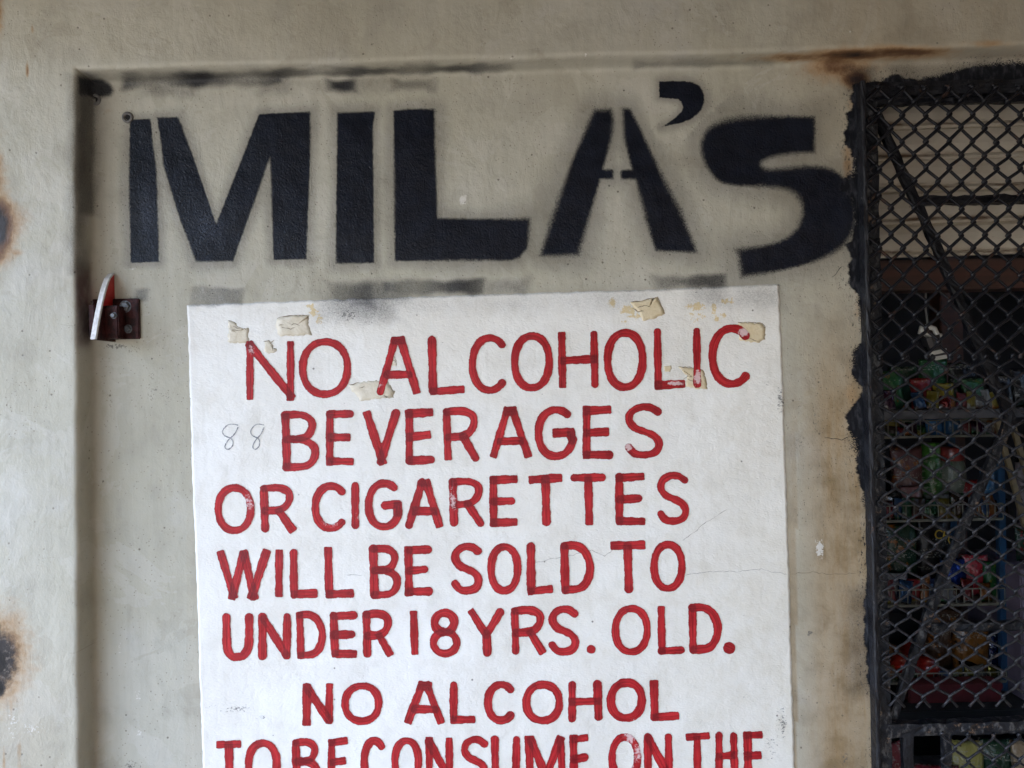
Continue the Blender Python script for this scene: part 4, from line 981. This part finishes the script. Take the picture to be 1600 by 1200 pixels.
# row 1
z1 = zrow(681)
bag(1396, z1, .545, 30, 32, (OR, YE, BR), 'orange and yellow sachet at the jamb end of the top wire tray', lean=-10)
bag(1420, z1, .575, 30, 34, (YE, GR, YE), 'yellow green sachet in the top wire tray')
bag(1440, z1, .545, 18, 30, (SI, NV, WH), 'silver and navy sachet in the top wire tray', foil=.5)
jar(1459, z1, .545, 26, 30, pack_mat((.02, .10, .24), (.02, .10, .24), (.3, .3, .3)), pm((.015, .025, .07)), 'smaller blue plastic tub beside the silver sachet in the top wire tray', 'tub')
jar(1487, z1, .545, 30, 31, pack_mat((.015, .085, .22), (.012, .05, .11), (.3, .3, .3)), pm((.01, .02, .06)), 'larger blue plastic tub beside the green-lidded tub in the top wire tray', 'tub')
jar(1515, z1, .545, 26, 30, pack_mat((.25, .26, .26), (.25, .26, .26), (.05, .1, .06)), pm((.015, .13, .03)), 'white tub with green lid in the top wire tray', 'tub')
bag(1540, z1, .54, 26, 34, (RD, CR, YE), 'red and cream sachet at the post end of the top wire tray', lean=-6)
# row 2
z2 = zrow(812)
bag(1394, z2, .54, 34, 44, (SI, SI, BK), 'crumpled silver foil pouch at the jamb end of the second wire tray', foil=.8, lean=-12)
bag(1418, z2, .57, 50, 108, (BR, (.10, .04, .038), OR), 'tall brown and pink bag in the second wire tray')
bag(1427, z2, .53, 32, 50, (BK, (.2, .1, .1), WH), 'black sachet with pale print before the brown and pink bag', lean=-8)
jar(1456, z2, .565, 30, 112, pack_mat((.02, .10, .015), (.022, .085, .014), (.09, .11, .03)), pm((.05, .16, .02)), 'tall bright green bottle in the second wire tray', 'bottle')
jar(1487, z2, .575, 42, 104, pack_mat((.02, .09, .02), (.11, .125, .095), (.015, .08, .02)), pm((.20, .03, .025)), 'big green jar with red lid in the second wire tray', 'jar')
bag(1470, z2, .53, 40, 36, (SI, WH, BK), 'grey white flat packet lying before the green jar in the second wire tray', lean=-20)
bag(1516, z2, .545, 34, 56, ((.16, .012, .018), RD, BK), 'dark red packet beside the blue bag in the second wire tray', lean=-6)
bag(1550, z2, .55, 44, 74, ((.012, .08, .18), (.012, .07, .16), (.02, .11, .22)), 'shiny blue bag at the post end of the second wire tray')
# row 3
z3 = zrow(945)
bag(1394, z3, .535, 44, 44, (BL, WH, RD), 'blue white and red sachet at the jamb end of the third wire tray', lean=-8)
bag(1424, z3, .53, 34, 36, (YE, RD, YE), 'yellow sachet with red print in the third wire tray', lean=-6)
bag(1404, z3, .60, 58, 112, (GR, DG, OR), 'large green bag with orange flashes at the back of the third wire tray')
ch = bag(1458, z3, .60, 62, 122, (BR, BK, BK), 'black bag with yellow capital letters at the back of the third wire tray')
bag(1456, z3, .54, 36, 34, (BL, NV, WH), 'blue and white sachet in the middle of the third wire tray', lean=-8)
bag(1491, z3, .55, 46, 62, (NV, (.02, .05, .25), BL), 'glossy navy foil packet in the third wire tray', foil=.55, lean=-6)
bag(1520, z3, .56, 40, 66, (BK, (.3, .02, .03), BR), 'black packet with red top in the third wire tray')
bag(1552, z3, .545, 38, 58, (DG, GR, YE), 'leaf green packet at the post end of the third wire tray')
def label_text(txt, host, x, y, z, size, col):
    cu = bpy.data.curves.new('print', 'FONT'); cu.body = txt; cu.size = size; cu.extrude = .0006; cu.align_x = 'CENTER'
    t = bpy.data.objects.new('tmp', cu); C.objects.link(t)
    me = bpy.data.meshes.new_from_object(t.evaluated_get(bpy.context.evaluated_depsgraph_get())); bpy.data.objects.remove(t)
    me.name = 'printed_letters'; me.materials.append(plain('yellow_print', col, .4))
    o = bpy.data.objects.new('printed_letters', me); C.objects.link(o); o.parent = host; o.location = (x, y, z); o.rotation_euler = (R(90), R(12), 0)
    return o
label_text('CH', ch, .002, -.0235, .128, .030, (.62, .40, .04)); label_text('Y', ch, .022, -.0235, .104, .030, (.62, .40, .04))
# row 4: low tray and counter
z4 = zrow(1066)
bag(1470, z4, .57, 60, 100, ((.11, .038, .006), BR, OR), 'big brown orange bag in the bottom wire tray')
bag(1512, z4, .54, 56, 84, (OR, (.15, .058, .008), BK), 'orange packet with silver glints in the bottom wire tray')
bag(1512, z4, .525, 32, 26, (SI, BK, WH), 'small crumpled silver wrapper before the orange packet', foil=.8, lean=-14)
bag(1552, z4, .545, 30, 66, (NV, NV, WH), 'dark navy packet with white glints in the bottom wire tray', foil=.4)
def ball(px, z, Y, d, col, label):
    r_ = d * kk(Y) / 2; prf = [(max(r_ * math.sin(t), .0006), r_ * (1 - .9 * math.cos(t)) - r_ * .1) for t in [math.pi * i / 10 for i in range(11)]]
    prf[-1] = (r_ * .12, prf[-1][1] - r_ * .08)
    c = Vector((P(px, 800, Y).x, Y, z)); e = empty('tomato', c); tag(e, label, 'tomato')
    fl = bmobj('flesh', lathe_bm(prf, c, 20), pm(col, .25), e, True)
    bmobj('stalk', tube_bm([c + Vector((0, 0, r_ * 1.65)), c + Vector((.001, 0, r_ * 1.9))], .0018, 5), pm((.05, .10, .02)), fl)
ball(1403, z4, .535, 40, (.24, .016, .008), 'round orange red tomato at the jamb end of the bottom wire tray')
ball(1443, z4, .53, 38, (.21, .012, .008), 'round red tomato beside the brown orange bag in the bottom wire tray')
ball(1424, z4, .60, 46, (.22, .014, .010), 'red tomato lying behind the front pair in the bottom wire tray')
ball(1384, z4, .60, 40, (.22, .10, .04), 'pale orange tomato at the back of the bottom wire tray')
def cbox(name, px0, px1, py0, z, Y, dep, m, label, cat, lid=None):
    a = xat(px0, Y); b = xat(px1, Y); top = zrow(py0, Y); e = empty(name, ((a + b) / 2, Y + dep / 2, z)); tag(e, label, cat)
    bmobj('body', box_bm(a, b, Y, Y + dep, z, top, .003), m, e)
    bmobj('flap', box_bm(a - .001, b + .001, Y - .002, Y + dep + .001, top - .012, top + .001, .0015), lid or m, e)
    return e
cbox('carton', 1414, 1560, 1070, zc, .455, .04, plain('dark_red_carton', (.085, .005, .009), .55, .3, 20), 'wide dark red carton on the counter', 'carton')
cbox('carton', 1592, 1680, 893, zc, .46, .2, plain('mauve_carton', (.17, .13, .17), .7, .3, 10), 'tall mauve carton standing on the counter beside the rack', 'carton')
zm = zrow(893, .46) + .001
bag(1604, zm, .54, 42, 56, ((.10, .02, .03), DG, RD), 'dark red and green bag on top of the mauve carton', lean=-4)
bag(1638, zm, .52, 44, 120, (PU, (.25, .18, .2), RD), 'tall purple bag on top of the mauve carton')
bag(1614, zm, .60, 50, 150, ((.12, .02, .06), (.25, .2, .22), BK), 'plum and white bag behind the others on the mauve carton')
rs_ = random.Random(21); seen_ = set()
SC = [('red', RD), ('yellow', YE), ('green', GR), ('blue', BL), ('silver', SI), ('white', WH), ('orange', OR), ('brown', BR), ('purple', PU)]
for zt_, where, hmax, Y_ in ((z1, 'top wire tray', 24, .514), (z2, 'second wire tray', 40, .514), (z3, 'third wire tray', 44, .514), (z4, 'bottom wire tray', 24, .514), (zs, 'plank shelf', 34, .412)):
    px = 1384
    while px < 1560:
        cn_, cc = rs_.choice(SC); n2_, c2_ = rs_.choice([q_ for q_ in SC if q_[0] != cn_ and (cn_, q_[0], where) not in seen_] or SC); seen_.add((cn_, n2_, where)); c3_ = rs_.choice(SC)[1]; w_ = rs_.uniform(13, 24)
        if rs_.random() < .82:
            bag(px + w_ / 2, zt_, Y_, w_, rs_.uniform(.6, 1.0) * hmax, (tuple(x * .8 for x in cc), tuple(x * .5 for x in c2_), c3_), 'small %s sachet with %s top in the front row of the %s' % (cn_, n2_, where), 'sachet', rot=rs_.uniform(-12, 12), lean=rs_.uniform(-14, -3), foil=.6 if cn_ == 'silver' else (.25 if rs_.random() < .4 else 0.0), group='sachets along the front of the %s' % where, seed=int(px * 3 + hmax))
        px += w_ * rs_.uniform(.7, 1.0)
# sticks leaning beside the rack
for i, (x0_, y0_, x1_, y1_, lab) in enumerate([(1556, 652, 1577, 714, 'cream wooden stick leaning nearer the blue post'), (1583, 668, 1606, 720, 'cream wooden stick leaning past the blue post')]):
    a, b = P(x0_, y0_, .44), P(x1_ + 25, y1_ + 110, .50)
    tag(bmobj('stick', bar_bm(a, b, .011, .008, 6, .0003), M['stick']), lab, 'stick')
# ledge goods
bag(1386, zl, .20, 60, 112, ((.34, .33, .33), (.16, .03, .04), WH), 'white and maroon wrapped bag in the corner of the low ledge', lean=-4)
bag(1450, zl, .20, 74, 76, ((.20, .01, .02), (.14, .01, .02), BR), 'dark red bag between the uprights on the low ledge', lean=-4)
bag(1505, zl, .20, 52, 112, ((.30, .26, .05), (.24, .22, .06), BR), 'mustard green bag behind the lower mesh on the low ledge', lean=-4)
bag(1552, zl, .22, 54, 104, (BK, DG, GR), 'black and green bag on the low ledge', lean=-4)
bag(1604, zl, .20, 60, 110, ((.20, .13, .07), (.24, .17, .10), BR), 'tan bag on the low ledge past the black and green one', lean=-4)
# white plastic bulb holder hanging on its cord
hb = empty('lamp_holder', P(1460, 455, .15)); tag(hb, 'small white plastic lamp holder hanging below the timber beam', 'lamp holder')
wp = pm((.70, .69, .64), .35); Yh = .16
bmobj('cord', tube_bm([P(1447, 452, Yh), P(1446, 480, Yh), P(1450, 512, Yh)], .0018, 6), pm((.25, .25, .24)), hb)
cap = [P(1438, 522, Yh), P(1440, 512, Yh), P(1450, 510, Yh), P(1460, 514, Yh), P(1464, 523, Yh), P(1470, 525, Yh)]
bmobj('cap', tube_bm(cap, .0048, 8), wp, hb, True)
bmobj('collar', bar_bm(P(1444, 519, Yh + .004), P(1462, 531, Yh + .004), .008, .012), wp, hb)
bmobj('body', bar_bm(P(1453, 526, Yh + .004), P(1464, 562, Yh + .004), .024, .02, 4, .0004), pm((.05, .05, .055)), hb)
for q0, q1 in (((1452, 553), (1478, 547)), ((1456, 561), (1478, 557))):
    bmobj('band', bar_bm(P(*q0, Yh - .008), P(*q1, Yh - .008), .0065, .006), wp, hb)

# ------------------------------------------------------------------ out of view: pavement; added to shape the light: canopy, terrace, side pier
gd = bmobj('pavement', box_bm(-60, 60, -60, .3, -.3, 0.0), M['ground']); tag(gd, kind='structure')
cn = empty('canopy', (0, -.7, 2.8)); tag(cn, 'unseen weathered sheet canopy over the shop front, shaped to shade it', 'canopy')
bm = box_bm(-1.35, 1.42, -2.3, .02, 2.41, 2.44)
for v in bm.verts: v.co.z += v.co.y * .12  # slope added to keep light off the lintel and wall top
bmobj('sheet', bm, M['canopy'], cn)
bmobj('rafter', box_bm(-1.35, 1.42, -2.3, -2.24, 2.05, 2.139), M['wood'], cn)
M['light_block'] = plain('tan_light_block_wall', (.20, .13, .065), .8, .25, 3)
sw = bmobj('side_wall', box_bm(1.22, 1.40, -2.3, -.046, 0, 2.41, .004), M['light_block']); tag(sw, 'added tan side wall blocking light beside the grille', 'wall')  # unseen wall, added to darken the right side and the pilaster return

ob = empty('added_terrace', (5.5, -9.5, 0)); tag(ob, 'added low dark brick terrace blocking light across the street', 'building')  # unseen, added to cut frontal light and deepen reflections in black paint
M['brick'] = plain('dark_weathered_brick', (.075, .055, .042), .85, .35, 8); M['roof'] = plain('dark_roof_sheet', (.05, .045, .04), .7, .3, 3); M['pane'] = plain('dim_window_pane', (.012, .014, .016), .15, .3, 2); M['frame'] = plain('grey_window_frame', (.20, .19, .17), .6, .2, 8)
bmobj('wall', box_bm(-1.2, 14.0, -12.5, -8.0, 0, 4.6), M['brick'], ob); bmobj('roof', box_bm(-1.6, 14.4, -12.9, -7.5, 4.601, 4.8), M['roof'], ob)
for k in range(5):
    x = .2 + k * 2.8
    wf = bmobj('window', box_bm(x, x + 1.3, -8.03, -7.99, 1.1, 2.5, .01), M['frame'], ob); bmobj('pane', box_bm(x + .08, x + 1.22, -8.0, -7.98, 1.18, 2.42), M['pane'], wf)
